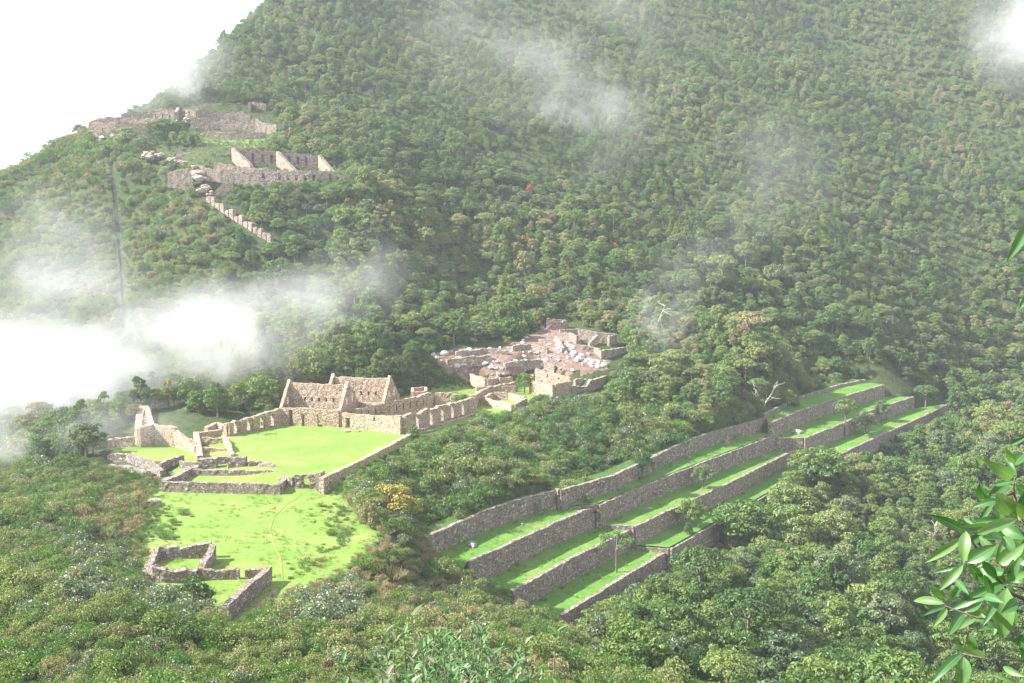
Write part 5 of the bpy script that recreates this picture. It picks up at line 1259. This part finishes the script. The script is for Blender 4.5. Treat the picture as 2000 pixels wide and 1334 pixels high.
ST = [([(1500,1300,2.4),(1000,1120,2.4),(815,1012,2.4),(560,990,2.4),(395,928,2.38)], .005), ([(1500,1320,2.45),(1000,1260,2.45),(815,1215,2.42),(620,1210,2.4),(485,1178,2.4)], .004), ([(1400,1200,2.5),(1000,950,2.5),(800,830,2.42),(722,815,2.4)], .006),
      ([(1300,1150,2.5),(900,930,2.5),(740,860,2.45),(640,750,2.45),(545,600,2.4),(505,540,2.35)], .005), ([(1300,1000,2.55),(900,600,2.5),(790,470,2.45),(755,330,2.45),(760,250,2.4)], .006), ([(505,955,2.4),(520,1060,2.4),(485,1170,2.4)], .003), ([(900,620,2.5),(800,600,2.42),(670,706,2.4)], .004), ([(755,330,2.45),(690,360,2.42),(640,340,2.4)], .003)]
for pts, r in ST:
    b = MB(); q = [fg(*p) for p in pts]; b.tube(q, [r * .75 * (1.5 - 1.1 * k / (len(q) - 1)) for k in range(len(q))], 6); b.build("twig", M['twig'], t, smooth=True)
b = MB(); e = fg(1500, 1310, 2.42); b.tube([Vector((1.75, 2.3, float(hz(1.75, 2.3)) - .1)), Vector((1.7, 2.35, -1.7)), e, fg(1300, 1080, 2.5), fg(1000, 700, 2.5), fg(1150, -300, 2.5), fg(1120, -1300, 2.5)], [.022, .018, .014, .012, .010, .008, .004], 7); b.build("stem", M['twig'], t, smooth=True)
for (x0, y0, x1, y1, wpx) in ((2012,430,1966,508,16),(2020,368,1984,372,10),(2022,520,1980,530,12),(2030,560,1990,600,18)):
    b = MB(); a = Vector(tuple(Pd(x0, y0, 2.3))); c = Vector(tuple(Pd(x1, y1, 2.28))); bigleaf(b, a, c, wpx * 1.3 / F * 2.3, .5, R); addrib(b.build("leaf", M['broad'], t, smooth=True), b)
    b = MB(); b.tube([a, a + Vector((.06, .03, -.02)), Vector(tuple(Pd(2115, 700 if y0 > 400 else 600, 2.5)))], [.002, .003, .004], 5); b.build("twig", M['twig'], t, smooth=True)

# ------------------------------------------------------------------ air: haze and drifting mist
def box(name, a, b_, mat):
    B = MB(); x0, y0, z0 = a; x1, y1, z1 = b_
    B.add([(x0,y0,z0),(x1,y0,z0),(x1,y1,z0),(x0,y1,z0),(x0,y0,z1),(x1,y0,z1),(x1,y1,z1),(x0,y1,z1)], [(0,3,2,1),(4,5,6,7),(0,1,5,4),(1,2,6,5),(2,3,7,6),(3,0,4,7)])
    return B.build(name, mat)
hm = bpy.data.materials.new("haze"); hm.use_nodes = True; h = hm.node_tree; h.nodes.clear(); ho = h.nodes.new("ShaderNodeOutputMaterial"); hv = h.nodes.new("ShaderNodeVolumePrincipled")
hv.inputs["Color"].default_value = (.84, .89, 1.0, 1); hv.inputs["Density"].default_value = 0.00022; hv.inputs["Anisotropy"].default_value = .2; h.links.new(hv.outputs[0], ho.inputs["Volume"])
lo = float(GZ.min()) - 1; hi = float(GZ.max()) + 14
hb = box("haze", (-474, -34, lo), (540, 922, hi), hm); tag(hb, "thin pale haze filling the air over the whole valley", "haze", kind="stuff")

def mist(px, py, d, rx, ry, rz, dens, label, scale=.03, th=.42, seed=0., tilt=0., soft=1.0, stretch=(1, 1, 1)):
    p = Pd(px, py, d); bm = bmesh.new(); bmesh.ops.create_icosphere(bm, subdivisions=3, radius=1); me = bpy.data.meshes.new("mist"); bm.to_mesh(me); bm.free()
    o = bpy.data.objects.new("mist", me); COL.objects.link(o); o.location = tuple(p); o.scale = (rx, ry, rz); o.rotation_euler = (0, tilt, 0)
    m = bpy.data.materials.new("mist"); m.use_nodes = True; t = m.node_tree; t.nodes.clear(); L = t.links
    out = t.nodes.new("ShaderNodeOutputMaterial"); v = t.nodes.new("ShaderNodeVolumePrincipled"); tc = t.nodes.new("ShaderNodeTexCoord")
    ln = t.nodes.new("ShaderNodeVectorMath"); ln.operation = 'LENGTH'; L.new(tc.outputs["Object"], ln.inputs[0])
    fo = t.nodes.new("ShaderNodeMapRange"); fo.interpolation_type = 'SMOOTHSTEP'; fo.inputs[1].default_value = 1.0; fo.inputs[2].default_value = .05; L.new(ln.outputs["Value"], fo.inputs[0])
    ge = t.nodes.new("ShaderNodeNewGeometry"); mp = t.nodes.new("ShaderNodeMapping"); mp.inputs["Location"].default_value = (seed, seed * .7, seed * 1.3); mp.inputs["Scale"].default_value = stretch; L.new(ge.outputs["Position"], mp.inputs[0])
    nz = t.nodes.new("ShaderNodeTexNoise"); nz.inputs["Scale"].default_value = scale; nz.inputs["Detail"].default_value = 6; nz.inputs["Roughness"].default_value = .6; nz.inputs["Distortion"].default_value = 1.1; L.new(mp.outputs[0], nz.inputs["Vector"])
    nr = t.nodes.new("ShaderNodeMapRange"); nr.interpolation_type = 'SMOOTHSTEP'; nr.inputs[1].default_value = th; nr.inputs[2].default_value = th + .36 * soft; L.new(nz.outputs[0], nr.inputs[0])
    a = t.nodes.new("ShaderNodeMath"); a.operation = 'MULTIPLY'; L.new(fo.outputs[0], a.inputs[0]); L.new(nr.outputs[0], a.inputs[1])
    b2 = t.nodes.new("ShaderNodeMath"); b2.operation = 'MULTIPLY'; b2.inputs[1].default_value = dens; L.new(a.outputs[0], b2.inputs[0])
    L.new(b2.outputs[0], v.inputs["Density"]); v.inputs["Color"].default_value = (.975, .97, 1, 1); v.inputs["Anisotropy"].default_value = 0.0; L.new(v.outputs[0], out.inputs["Volume"])
    me.materials.append(m); return tag(o, label, "mist", kind="stuff")
mist(20, 785, 258, 50, 30, 25, .10, "thick white mist bank filling the left valley", .03, .30, 1.)
mist(100, 655, 268, 44, 24, 27, .038, "ragged top of the left mist bank climbing the hill", .045, .36, 17.)
mist(240, 845, 218, 17, 9, 9, .085, "low mist sliding over the pale walls on the left flank", .07, .36, 19.)
mist(450, 650, 268, 32, 18, 18, .07, "veil of mist behind the left plaza wall", .05, .36, 27.)
mist(330, 700, 262, 34, 20, 19, .09, "mist drifting right from the bank toward the gabled houses", .035, .36, 3.)
mist(600, 590, 275, 30, 18, 14, .05, "thin mist tongue reaching over the woods behind the houses", .04, .38, 5., -.25)
mist(720, 520, 285, 26, 15, 18, .03, "pale wisp hanging over the forest above the houses", .05, .42, 8.)
mist(20, 880, 226, 24, 14, 9, .06, "lower skirt of the mist bank beside the left scrub slope", .06, .34, 71.)
mist(60, 500, 300, 36, 20, 24, .035, "soft upper edge of the mist bank on the left hill", .035, .35, 12.)
mist(1130, 130, 400, 50, 26, 50, .020, "tall faint cloud wisp drifting down the mountain face", .025, .40, 21.)
mist(1165, 215, 390, 26, 16, 11, .045, "brighter knot of cloud low in the tall mountain wisp", .045, .38, 24.)
mist(1310, 610, 268, 13, 12, 15, .05, "thin mist column rising from the forest above the terraces", .07, .42, 31.)
mist(1420, 480, 330, 42, 18, 13, .022, "faint slanting mist streak across the mountain foot", .045, .42, 35., -.35)
mist(1500, 330, 400, 40, 22, 30, .010, "very faint veil across the right of the mountain", .03, .36, 61.)
mist(900, 60, 420, 30, 22, 34, .012, "very faint veil near the top of the mountain", .035, .38, 63.)
mist(1985, 60, 430, 24, 26, 28, .05, "white cloud scrap at the upper right corner of the mountain", .03, .33, 41.)
mist(330, 160, 425, 30, 18, 36, .05, "cloud clinging to the left edge of the mountain", .035, .38, 51., .75)
